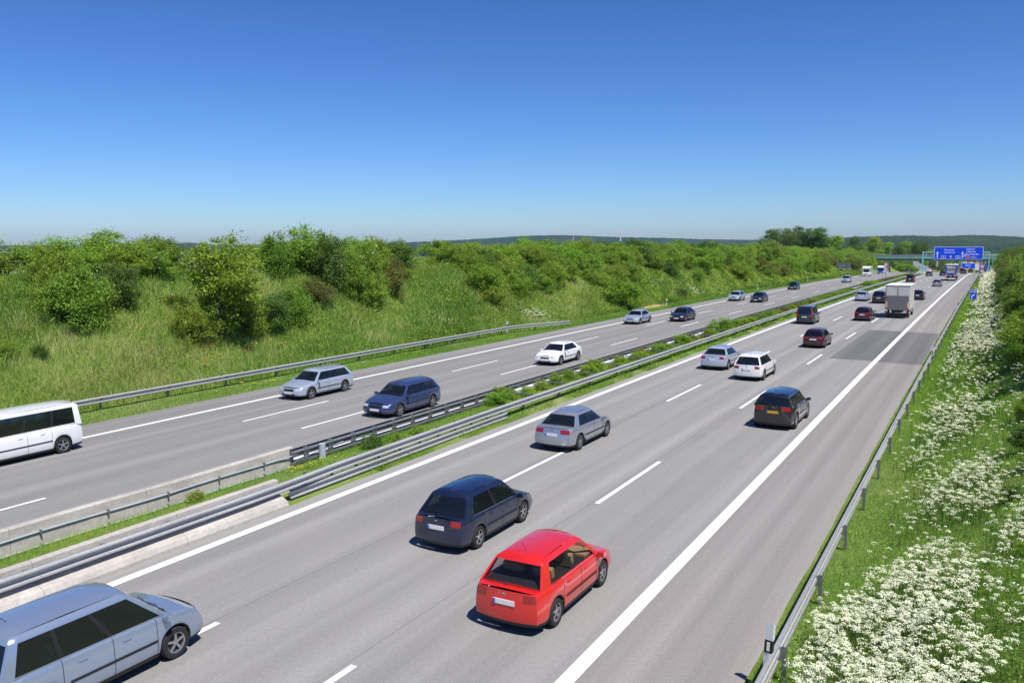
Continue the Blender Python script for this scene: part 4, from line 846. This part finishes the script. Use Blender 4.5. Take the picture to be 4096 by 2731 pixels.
def car(style, pnt, near=0, glass=None, plate='plate', taillamp='std', seats='greyseat', rails=False, **ov):
    S = dict(ST[style]); S.update(ov); Ln, W, H, be = S['L'], S['W'], S['H'], S['belt']; hl = Ln/2; r_ = S['r']; pm = PT[pnt]; gm = glass or (M['glass'] if near else M['glass_d'])
    root = empty(style)
    zt = lambda x: pw(x, [(-hl, S['tail']-.03), (-hl+.18, S['tail']), (S['rw'][1]-.02, S['deck'] if S['rw'][1] > -hl+.4 else S['tail']), (S['rw'][1]+.25, be+.02), (0, be), (S['ws'][0]-.05, be-.02), (S['ws'][0]+.35, lerp(be, S['hood'], .55)), (hl-.35, S['hood']-.03), (hl, S['hood']-.13)])
    arch = r_+.055
    def zb(x):
        z = .2
        if abs(x) > hl-.4: z = .2+.04*(abs(x)-hl+.4)/.4
        for wx in S['wh']:
            d = abs(x-wx)
            if d < arch: z = max(z, r_-.02+math.sqrt(max(0, arch*arch-d*d))*1.02)
        return z
    def plan(x):
        u = abs(x)/hl; return 1-.14*u**7-(.05 if x > 0 else .03)*u**3
    TR = [0, .1, .22, .45, .7, .86, .96, 1]
    def side(x, i, sg_):
        a, c = zb(x), zt(x); z = lerp(a, c, TR[i]); g_ = {0: .965, 1: .99, 2: 1.0, 3: 1.0, 4: .99, 5: .975, 6: .95, 7: .91}[i]
        if z < .3: g_ *= .97
        u = min(1, max(0, (abs(x)-(hl-.45))/.45)); zz = (z-.2)/(c-.2)
        pull = u*u*(.02+(.16 if x > 0 or style == 'sedan' else .05)*max(0, zz-.55)/.45+.05*(1-min(1, zz/.3)))
        return Vector((x-math.copysign(pull, x), sg_*W/2*plan(x)*g_, z))
    xs = set([-hl+.1, -hl+.22, -hl+.4, hl-.1, hl-.22, hl-.4]+list(np.linspace(-hl+.55, hl-.55, 15)))
    for wx in S['wh']:
        for k in range(-7, 8): xs.add(wx+arch*1.0*math.sin(k/7*math.pi/2)*.999)
        xs.add(wx-arch-.015); xs.add(wx+arch+.015)
    xs = sorted(x for x in xs if -hl+.09 < x < hl-.09)
    xs = [x for i, x in enumerate(xs) if i == 0 or x-xs[i-1] > .012]
    fr = [-1, -.93, -.8, -.55, -.25, 0, .25, .55, .8, .93, 1]; nr = len(TR)
    def cap(sgx, i, f):
        x = xs[-1] if sgx > 0 else xs[0]; p = side(x, i, 1); cr = .018 if i == nr-1 else 0
        return Vector((p.x+sgx*(.1*(1-abs(f)**2.6)), f*p.y, p.z+cr*(1-f*f)))
    b = MB(); dk = lambda i: 1 if i == 0 else 0
    for sg_ in (1, -1): b.grid([[side(x, i, sg_) for i in range(nr)] for x in xs], flip=(sg_ > 0), mf=lambda i, j: dk(j))
    inc = lambda x: S['rw'][1]+.1 < x < S['ws'][0]-.05
    def top(x, f): p = side(x, nr-1, 1); return Vector((p.x, f*p.y, p.z+(.05 if x > S['ws'][0] else .018)*(1-f*f)))
    b.grid([[top(x, f) for f in fr] for x in xs], flip=True, mf=lambda i, j: 1 if inc((xs[i]+xs[i+1])/2) and 0 < j < len(fr)-2 else 0)
    for sx in (1, -1): b.grid([[cap(sx, i, f) for f in fr] for i in range(nr)], flip=(sx < 0), mf=lambda i, j: dk(i))
    body = b.build('body', [pm, M['inner'], M['black']], root, smooth=32)
    # cabin
    yb, yt_ = W/2*.905, S['yt']; zr = H-.075; wsb, wst = S['ws']; rwt, rwb = S['rw']
    nd = S.get('pill', 3 if style in ('suv', 'wagon', 'mpv', 'van', 'box') else 2)
    A = [0, .045]
    if nd == 3: A += [.36, .39, .66, .69, .93, 1]
    else: A += [.43, .47, .86, 1]
    nA = len(A); FR = [-1, -.92, -.5, 0, .5, .92, 1]
    V_ = [0, .1, .9, 1, 1.5]
    def loopx(t, v): 
        vv = min(v, 1); return lerp(lerp(wsb-.05, rwb+.03, t), lerp(wst, rwt, t), vv)-(0 if v <= 1 else 0)+(0 if v <= 1 else (.07 if t > .5 else -.09)*(1 if t in (0, 1) else .0))
    def yz(x, v, t):
        vv = min(v, 1); base = zt(loopx(t, 0))-.045; z = lerp(base, zr, vv); y = lerp(yb, yt_, vv)+.035*math.sin(vv*math.pi)
        if t == 0: y -= .0
        if v > 1: y = yt_-.07; z = H-.03
        return y, z
    def nodes(v, t, f):
        x = loopx(t, v); y, z = yz(x, v, t); bw = .16 if t == 0 else -.07; vv = min(v, 1)
        return Vector((x+bw*(1-f*f)*(1-.35*vv), f*y, z+(.0 if v < 1.2 else .03)*(1-f*f)+(.02*(1-f*f) if v == 0 else 0)+.02*vv*(1-f*f)))
    def sidep(v, t, sg_):
        x = loopx(t, v)
        if v > 1: x = lerp(wst-.09, rwt+.07, t)
        y, z = yz(x, v, t if 0 < t < 1 else (0 if t == 0 else 1)); return Vector((x, sg_*y, z))
    fm = MB()
    def glassy(j, nd): return (j % 2 == 1) if j < nA-1 else False
    pane = []
    for sg_ in (1, -1):
        for vi in range(4):
            for j in range(nA-1):
                q = [sidep(V_[vi], A[j], sg_), sidep(V_[vi], A[j+1], sg_), sidep(V_[vi+1], A[j+1], sg_), sidep(V_[vi+1], A[j], sg_)]
                isg = vi == 1 and j % 2 == 1
                if S.get('panel') and j > 2 and vi == 1: isg = False
                fc = [(0, 1, 2, 3)] if sg_ < 0 else [(3, 2, 1, 0)]
                if isg: pb = MB(); pb.add(q, fc); pb.build('side_window', gm, root)
                else: fm.add(q, fc, 1 if vi == 1 and j not in (0, nA-2) else 0)
    for t, nm in ((0, 'windscreen'), (1, 'rear_window')):
        for vi in range(4):
            row = [[nodes(V_[v_], t, f) for f in FR] for v_ in (vi, vi+1)]
            if vi == 1:
                g_ = MB(); g_.grid([[p for p in r0_[1:-1]] for r0_ in row], flip=(t == 1)); g_.build(nm, gm, root, smooth=60)
                for e in (0, 5): fm.add([row[0][e], row[0][e+1], row[1][e+1], row[1][e]], [(0, 1, 2, 3)] if t == 0 else [(3, 2, 1, 0)])
            else: fm.grid(row, flip=(t == 1))
    ts = [0, .1, .25, .45, .65, .85, 1]
    rf = [[None]*len(FR) for _ in ts]
    for i, t in enumerate(ts):
        for j, f in enumerate(FR):
            if t in (0, 1): rf[i][j] = nodes(1.5, t, f)
            else:
                p = sidep(1.5, t, 1); rf[i][j] = Vector((p.x+(.16*.65 if t == 0 else 0), f*p.y, p.z+.05*(1-f*f)+.022*math.sin(t*math.pi)))
    fm.grid(rf, flip=False)
    fo = fm.build('roof_and_pillars', [pm, M['black']], root)
    import bmesh
    bm = bmesh.new(); bm.from_mesh(fo.data); bmesh.ops.remove_doubles(bm, verts=bm.verts, dist=.004); bmesh.ops.recalc_face_normals(bm, faces=bm.faces); bm.to_mesh(fo.data); bm.free()
    fo.data.polygons.foreach_set('use_smooth', [True]*len(fo.data.polygons)); fo.data.set_sharp_from_angle(angle=R(38))
    # underside, wheels
    b = MB(); b.box((0, 0, .36), (Ln-.5, W-.52, .36)); b.box((0, 0, .5), (Ln-1.15, W-.16, .1)); b.build('underbody', M['black'], root)
    for wx in S['wh']:
        for sg_ in (1, -1): wheel(root, wx, sg_*(W/2-.125), r_, sg_)
    # lamps, plates, trims
    def patch(name, m_, sx, i0, i1, f0, f1, lift=.008, par=root):
        n = 5 if abs(f1-f0) < .5 else 14; k = max(2, int((i1-i0)*4)+1); P = []
        for a in range(k):
            iv = lerp(i0, i1, a/(k-1)); lo = int(math.floor(iv)); hi = min(lo+1, nr-1); t = iv-lo
            P.append([cap(sx, lo, lerp(f0, f1, c/n)).lerp(cap(sx, hi, lerp(f0, f1, c/n)), t)+Vector((sx*lift, 0, 0)) for c in range(n+1)])
        B = MB(); B.grid(P, flip=(sx < 0)); Q = [[p-Vector((sx*lift*2.2, 0, 0)) for p in r1] for r1 in P]
        B.grid([P[0], Q[0]], flip=(sx > 0)); B.grid([P[-1], Q[-1]], flip=(sx < 0)); B.grid([[p[0] for p in P], [q[0] for q in Q]], flip=(sx < 0)); B.grid([[p[-1] for p in P], [q[-1] for q in Q]], flip=(sx > 0))
        return B.build(name, m_, par, smooth=40)
    def wrap(name, m_, sg_, x0, x1, i0, i1):
        P = [[side(lerp(x0, x1, a/4), i, sg_)+Vector((0, sg_*.008, 0)) for i in range(i0, i1+1)] for a in range(5)]; B = MB(); B.grid(P, flip=(sg_ > 0)); return B.build(name, m_, root)
    for sg_ in (1, -1):
        h_ = patch('headlight', M['head'], 1, 4.1, 6.3, sg_*.98, sg_*.6); 
        if taillamp == 'tall':
            B = MB(); B.add([nodes(.0, 1, sg_*.99)+Vector((-.03, 0, -.25)), nodes(0, 1, sg_*.84)+Vector((-.03, 0, -.25)), nodes(.9, 1, sg_*.84)+Vector((-.03, 0, 0)), nodes(.9, 1, sg_*.99)+Vector((-.03, 0, 0)), sidep(0, .95, sg_)+Vector((0, sg_*.02, -.2)), sidep(.9, .95, sg_)+Vector((0, sg_*.02, 0))], [(0, 1, 2, 3), (0, 4, 5, 3)]); B.build('tail_light', M['tail'], root)
        patch('tail_light', M['tail'], -1, 4.3, 6.2, sg_*.985, sg_*(.62 if taillamp != 'wide' else .5)); 
        # mirrors and handles
        mp = sidep(0, .045, sg_); q = MB().box((mp.x-.02, sg_*(W/2+.09), mp.z+.06), (.13, .17, .12)).box((mp.x, sg_*(W/2-.02), mp.z+.02), (.06, .12, .04)).build('mirror', pm, root)
        for hx in (.28, -.62) if nd > 1 else (.1,):
            hp = side(hx, 5, sg_); MB().box((hx, hp.y+sg_*.012, hp.z-.02), (.17, .025, .03)).build('door_handle', pm, root)
        for dx in (min(wsb-.28, S['wh'][0]-arch-.06), .0, -1.0 if Ln > 4.3 else -.92):
            if dx > -hl+.6:
                P = [[side(dx-.006, i, sg_)+Vector((0, sg_*.003, 0)), side(dx+.006, i, sg_)+Vector((0, sg_*.003, 0))] for i in range(1, nr)]; B = MB(); B.grid(P, flip=(sg_ < 0)); B.build('door_seam', M['black'], root)
        wrap('sill_trim', M['black'], sg_, S['wh'][1]+arch+.05, S['wh'][0]-arch-.05, 0, 1)
        P = [[side(lerp(S['wh'][1]+arch+.06, S['wh'][0]-arch-.06, a/6), 3, sg_)+Vector((0, sg_*.012, d)) for d in (-.025, .025)] for a in range(7)]; B = MB(); B.grid(P, flip=(sg_ > 0)); B.build('rubbing_strip', M['black'] if pnt not in ('red', 'navy') else M['black'], root)
        P = [[sidep(0, A[1]+(A[-2]-A[1])*a/5, sg_)+Vector((0, sg_*.006, d)) for d in (.035, .055)] for a in range(6)]; B = MB(); B.grid(P, flip=(sg_ > 0)); B.build('window_trim', M['chrome'] if near else M['black'], root)
        if rails: MB().tube([(wst-.35, sg_*(yt_-.04), H-.04), (wst-.5, sg_*(yt_-.04), H+.04), (rwt+.5, sg_*(yt_-.04), H+.04), (rwt+.3, sg_*(yt_-.04), H-.04)], .018, 6).build('roof_rail', M['chrome'], root)
    for sx in (1, -1):
        p = cap(sx, 3 if sx > 0 else 4, 0); pl = MB().box((p.x+sx*.012, 0, p.z-.02), (.02, .52, .11)).build('number_plate', M[plate], root)
    patch('grille', M['black'], 1, 3.6, 5.2, -.45, .45, .004); patch('lower_grille', M['black'], 1, 1.1, 2.4, -.6, .6, .004)
    patch('badge', M['chrome'], -1, 5.4, 5.9, -.05, .05, .006)
    p = nodes(.1, 0, 0)
    if near:
        MB().tube([nodes(.02, 1, 0)+Vector((-.015, 0, .02)), nodes(.35, 1, .45)+Vector((-.02, 0, .02))], .009, 4).build('rear_wiper', M['black'], root)
        MB().tube([(rwt+.35, 0, H), (rwt+.1, 0, H+.28)], .006, 4).build('aerial', M['black'], root)
        cp = cap(-1, 4, 0); MB().box((cp.x-.026, .23, cp.z-.02), (.006, .045, .105)).build('plate_band', PT['brightblue'], root)
    for sg_ in (.1, -.45): a = nodes(.1, 0, sg_)+Vector((.012, 0, .012)); c2 = nodes(.5, 0, sg_-.42)+Vector((.016, 0, .012)); MB().tube([a, c2], .008, 4).build('wiper', M['black'], root)
    # seats
    if near:
        for (x, y) in ((.15, .38), (.15, -.38), (-.85, .38), (-.85, -.38)):
            B = MB(); B.box((x-.12, y, be-.02), (.14, .46, .5), M=Matrix.Rotation(-.2, 3, 'Y')); B.box((x-.2, y, be+.34), (.1, .26, .17)); B.build('seat', M[seats], root)
        B = MB(); B.box((wsb-.35, 0, be-.0), (.5, W-.35, .1)); B.build('dashboard', M[seats if seats == 'beige' else 'inner'], root)
    return root
def place(root, s, o, fwd=True, label=None, cat='car', group=None, name=None, sc_=1):
    # s: position of the end nearest the camera
    Ln = root['_L'] if '_L' in root else 4.4
    sm = s+Ln/2; p = rp(sm, o); q = rp(sm+1, o); root.location = (p.x, p.y, p.z+.008)
    pit = math.atan2(q.z-p.z, 1); yaw = math.pi/2-math.atan2(q.x-p.x, 1)
    root.rotation_euler = (0, -pit, yaw) if fwd else (0, pit, yaw+math.pi)
    if '_L' in root: del root['_L']
    if name: root.name = name
    tag(root, label, cat, group); return root
def C_(style, pnt, s, o, fwd, label, **kw):
    r1 = car(style, pnt, **kw); r1['_L'] = kw.get('L', ST[style]['L']); place(r1, s, o, fwd, label, name={'sedan': 'sedan', 'hatch': 'hatchback', 'wagon': 'estate_car', 'suv': 'suv', 'mpv': 'people_carrier', 'van': 'passenger_van', 'box': 'compact_van'}[style])
C_('mpv', 'silverblue', 7.2, -14.75, True, 'silver blue people carrier cut by the bottom left corner of the picture', near=1)
C_('hatch', 'navy', 18.2, -12.6, True, 'dark navy car astride the dashed line left of the bright red car', near=1, L=4.3, H=1.52)
C_('hatch', 'red', 15.0, -8.65, True, 'bright red car with beige interior, the nearest in the right lane', near=1, seats='beige', H=1.5, L=4.3, glass=M['glass_c'])
C_('sedan', 'silver', 29.6, -14.85, True, 'silver saloon directly ahead of the dark navy car', near=1, taillamp='wide')
C_('sedan', 'icesilver', 54.2, -15.45, True, 'pale silver saloon beside the white estate, close to the median', near=1)
C_('wagon', 'white', 51.0, -12.4, True, 'white estate car beside the pale silver saloon', near=1, H=1.55)
C_('suv', 'black', 38.1, -8.05, True, 'black car with yellow number plate in the right lane before the asphalt patch', near=1, plate='plate_y', L=4.4, H=1.56, belt=1.02, hood=.9, taillamp='wide', rails=False)
C_('hatch', 'darkred', 69.8, -11.85, True, 'dark red car in the middle lane, nearer of the two dark red ones', taillamp='wide')
C_('hatch', 'darkred', 97.4, -11.65, True, 'dark red car beside the box truck shadow, farther of the two dark red ones', taillamp='wide')
C_('box', 'slate', 90.2, -16.3, True, 'dark compact van with tall red tail lights near the median', taillamp='tall')
C_('sedan', 'icesilver', 132.5, -16.25, True, 'silver saloon near the median left of the black off-roader')
C_('suv', 'black', 128.4, -13.4, True, 'black estate like off-roader half hidden left of the box truck', rails=True)
C_('hatch', 'darkgreen', 140.5, -9.3, True, 'small dark green car peeking out right of the box truck')
C_('box', 'black', 215, -16.2, True, 'black compact van near the median far ahead of the box truck', taillamp='tall')
C_('hatch', 'lilac', 193, -9.45, True, 'silver lilac convertible like car behind the blue lorry', taillamp='wide')
C_('hatch', 'grey', 280, -16.05, True, 'grey hatchback near the median left of the blue lorry')
C_('hatch', 'black', 285, -12.6, True, 'black car half hidden behind the left edge of the blue lorry')
C_('suv', 'slate', 337, -8.35, True, 'dark car just ahead of the blue lorry on its right')
C_('van', 'red', 398, -10.7, True, 'red van far ahead, just right of the blue lorry top')
C_('suv', 'darkred', 405, -7.6, True, 'dark maroon vehicle queuing left of the far white lorry')
# oncoming
C_('van', 'white', 16.4, -33.2, False, 'white passenger van with large windows cut by the left edge', near=1, L=4.95)
C_('wagon', 'icesilver', 33.3, -32.6, False, 'light blue silver car in the outer oncoming lane beside the left guardrail', near=1)
C_('wagon', 'blueviolet', 31.4, -25.2, False, 'metallic blue car oncoming right beside the median posts', near=1)
C_('sedan', 'white', 50.9, -26.1, False, 'bright white saloon oncoming on the dashed line behind the blue car', near=1)
C_('sedan', 'icesilver', 82.6, -32.4, False, 'pale silver saloon oncoming beside the bare sandy patch')
C_('sedan', 'slate', 87.4, -29.0, False, 'dark saloon oncoming beside the pale silver one near the sandy patch')
C_('hatch', 'icesilver', 125.3, -33.0, False, 'silver car oncoming in the outer lane, middle distance')
C_('sedan', 'slate', 122.8, -29.1, False, 'dark car oncoming abreast of the silver middle distance one')
C_('hatch', 'darkgreen', 164.8, -32.5, False, 'lone dark car oncoming in the outer lane past the middle distance pair')
C_('mpv', 'icesilver', 206.5, -29.0, False, 'silver people carrier oncoming before the white motorhome')
C_('sedan', 'black', 400, -31.6, False, 'small black car oncoming beyond the green bridge pier')
C_('hatch', 'white', 425, -24.6, False, 'white car oncoming behind the foot of the gantry column')
C_('hatch', 'red', 436, -21.0-3.4, False, 'red car oncoming in front of the noise barrier')
# box truck seen from behind
M['lift'] = weathered('lift_gate_grey', (.17, .17, .175), .55, .3, .3, 1.2, (.3, .3, .3)); M['boxw'] = weathered('box_panel_white', (.6, .58, .54), .55, 0, .25, .7, (.4, .37, .33)); M['boxroof'] = mat('box_roof', (.8, .8, .8), .6)
def bigwheels(G, xs_, y, r_):
    for x in xs_:
        for sg_ in (1, -1): wheel(G, x, sg_*y, r_, sg_, 8)
G = empty('box_truck'); G['_L'] = 7.6
def B_(c, d, name, m, par=G): return MB().box(c, d).build(name, M[m] if isinstance(m, str) else m, par)
bx = B_((-.9, 0, 2.33), (5.9, 2.5, 2.66), 'cargo_box', 'boxw'); B_((-.9, 0, 3.69), (6.0, 2.56, .07), 'roof_panel', 'boxroof')
for y in (.6, -.6): B_((-3.87, y, 3.05), (.05, 1.1, 1.05), 'rear_door', 'boxw')
B_((-3.87, 0, 3.05), (.03, .1, 1.05), 'door_gap', 'lift'); B_((-3.88, 0, 3.63), (.06, 2.5, .06), 'top_frame', 'black')
lg = B_((-3.93, 0, 1.75), (.1, 2.3, 1.6), 'lift_gate', 'lift')
for y in (1.1, -1.1):
    b = MB(); b.box((-3.99, y, 1.55), (.02, .2, .62)); q = b.build('warning_panel', M['orange'], G); b = MB()
    for k in range(3): b.box((-4.003, y, 1.36+k*.2), (.01, .18, .05), M=Matrix.Rotation(.6, 3, 'X'))
    b.build('stripe', M['plate'], q); MB().box((-3.85, y*1.0, .72), (.08, .35, .16)).build('tail_light', M['tail'], G)
B_((-3.75, 0, .55), (.14, 2.3, .14), 'underrun_bar', 'black'); B_((-.6, 0, .8), (6.4, .9, .3), 'chassis', 'black'); B_((-3.85, 0, .85), (.1, 1.3, .2), 'lift_mount', 'black')
b = MB(); b.prism([(2.15, .45), (3.75, .45), (3.8, 1.3), (3.6, 1.6), (3.2, 2.6), (2.15, 2.7)], -1.1, 1.1, ax='y'); b.build('cab', PT['white'], G)
for sg_ in (1, -1): MB().box((2.9, sg_*1.105, 1.95), (.8, .02, .6)).build('cab_window', M['glass_d'], G); MB().box((3.2, sg_*1.35, 1.9), (.15, .25, .45)).build('mirror', M['black'], G)
bigwheels(G, (2.9, -2.2), 1.02, .46); B_((-3.6, .0, .4), (.03, 2.2, .3), 'mud_flap', 'black')
place(G, 103.3, -8.75, True, 'white box truck with grey lift gate and orange warning panels', 'truck')
# blue curtain sided lorry
G = empty('lorry'); G['_L'] = 15.0
cb = paint('curtain_blue', (.012, .07, .36), 0, .45)
MB().box((-1.4, 0, 2.55), (12.2, 2.5, 2.75)).build('trailer_body', cb, G); MB().box((-1.4, 0, 3.96), (12.3, 2.56, .1)).build('trailer_roof', M['boxroof'], G)
for sg_ in (1, -1): MB().box((-1.4, sg_*1.262, 2.5), (9, .012, 1.3)).build('side_stripe', PT['icesilver'], G)
for (y, z, dy, dz, m_) in ((.25, 3.35, 1.3, .5, 'boxw'), (-.75, 3.3, .45, .45, 'yellow'), (0, 2.75, 1.7, .25, 'beige'), (0, 2.2, 1.8, .42, 'boxw')): MB().box((-7.512, y, z), (.02, dy, dz)).build('rear_lettering_block', M[m_], G)
for y in (.95, -.95): MB().box((-7.53, y, 1.35), (.04, .55, .35)).build('warning_panel', M['orange'], G); MB().box((-7.53, y, .85), (.06, .4, .16)).build('tail_light', M['tail'], G)
MB().box((-7.5, 0, .58), (.14, 2.4, .2)).build('underrun_bar', M['white'], G); MB().box((-1, 0, .95), (12, 1, .3)).build('chassis', M['black'], G); MB().box((-7.53, 0, 1.15), (.05, .5, .12)).build('number_plate', M['plate'], G)
b = MB(); b.prism([(5.3, .4), (7.4, .4), (7.45, 1.4), (7.2, 3.3), (5.3, 3.6)], -1.22, 1.22, ax='y'); b.build('cab', PT['brightblue'], G)
bigwheels(G, (6.6, 2.6, -3.6, -4.9, -6.1), 1.02, .5)
place(G, 234, -8.6, True, 'tall blue curtain sided lorry with white roof and orange rear panels', 'lorry')
# far white lorry and blue trailer on the exit lane
G = empty('lorry'); G['_L'] = 12; MB().box((-.8, 0, 2.5), (10.2, 2.5, 2.9)).build('trailer_body', PT['white'], G); b = MB(); b.prism([(4.4, .4), (6, .4), (6, 2.9), (4.4, 3.3)], -1.2, 1.2, ax='y'); b.build('cab', PT['white'], G)
MB().box((-5.95, 0, .7), (.2, 2.3, .3)).build('underrun_bar', M['black'], G); bigwheels(G, (5, 1, -3, -4.3), 1.0, .48); place(G, 415, -4.9, True, 'far white lorry at the start of the exit lane beneath the distant signs', 'lorry')
G = empty('lorry'); G['_L'] = 10; MB().box((-.6, 0, 2.0), (8.4, 2.4, 2.2)).build('trailer_body', cb, G); MB().box((-.6, 0, 3.12), (8.4, 2.4, .06)).build('trailer_roof', M['boxroof'], G); b = MB(); b.prism([(3.7, .4), (5, .4), (5, 2.6), (3.7, 2.8)], -1.15, 1.15, ax='y'); b.build('cab', PT['brightblue'], G)
MB().box((-4.9, 0, .7), (.1, 2.2, .4)).build('tail_light', M['tail'], G); bigwheels(G, (4.2, .8, -3.2), 1.0, .46); place(G, 380, -2.6, True, 'low blue lorry with red tail lights beside the far white lorry', 'lorry')
# motorhomes, front ends towards the camera
def motorhome(pc, label, s, o, sc_=1.0):
    G = empty('motorhome'); G['_L'] = 6.2
    b = MB(); b.prism([(-3.1, .45), (1.9, .45), (1.9, 1.9), (2.45, 2.15), (2.5, 2.55), (1.9, 2.95), (1.2, 3.02), (-3.1, 3.0)], -1.1, 1.1, ax='y'); b.build('living_box', PT['white'], G)
    b = MB(); b.prism([(1.6, .35), (3.1, .35), (3.1, .95), (2.75, 1.15), (2.05, 2.05), (1.6, 2.05)], -.97, .97, ax='y'); b.build('cab', PT[pc], G)
    n = Vector((.9, 0, .7)).normalized(); b = MB(); b.add([(2.74, -.85, 1.2), (2.74, .85, 1.2), (2.15, .82, 1.98), (2.15, -.82, 1.98)], [(0, 1, 2, 3)]); q = b.build('windscreen', M['glass_d'], G); q.location = n*.02
    for sg_ in (1, -1):
        MB().box((3.1, sg_*.72, .85), (.06, .35, .18)).build('headlight', M['head'], G); MB().box((2.3, sg_*1.22, 1.55), (.12, .2, .32)).build('mirror', M['black'], G)
        MB().box((-.6, sg_*1.105, 2.0), (1.0, .02, .5)).build('side_window', M['glass_d'], G); MB().box((2.2, sg_*.975, 1.5), (.7, .02, .45)).build('cab_window', M['glass_d'], G)
    MB().box((3.11, 0, .72), (.04, .9, .2)).build('grille', M['black'], G); MB().box((3.13, 0, .5), (.03, .52, .11)).build('number_plate', M['plate'], G); MB().box((-.2, 0, .5), (5.2, 1.6, .3)).build('underbody', M['black'], G)
    bigwheels(G, (2.3, -1.6), .86, .34); G.scale = (sc_,)*3; place(G, s, o, False, label, 'motorhome')
motorhome('white', 'white motorhome oncoming in the outer lane below the grey sign back', 270.5, -32.3)
motorhome('brightblue', 'white motorhome with bright blue cab oncoming before the green bridge pier', 316.5, -33.1, .95)
# ------------------------------------------------------------------ haze
hm = bpy.data.materials.new('haze_air'); hm.use_nodes = True; t_ = hm.node_tree; t_.nodes.remove(t_.nodes['Principled BSDF'])
pv = t_.nodes.new('ShaderNodeVolumePrincipled'); pv.inputs['Density'].default_value = .5e-4; pv.inputs['Color'].default_value = (.5, .72, 1, 1); pv.inputs['Anisotropy'].default_value = .2
t_.links.new(pv.outputs[0], t_.nodes['Material Output'].inputs['Volume'])
tag(MB().box((0, 0, 10), (13000, 13000, 150)).build('haze', hm), 'thin blue summer haze in the far air', 'haze', kind='stuff')
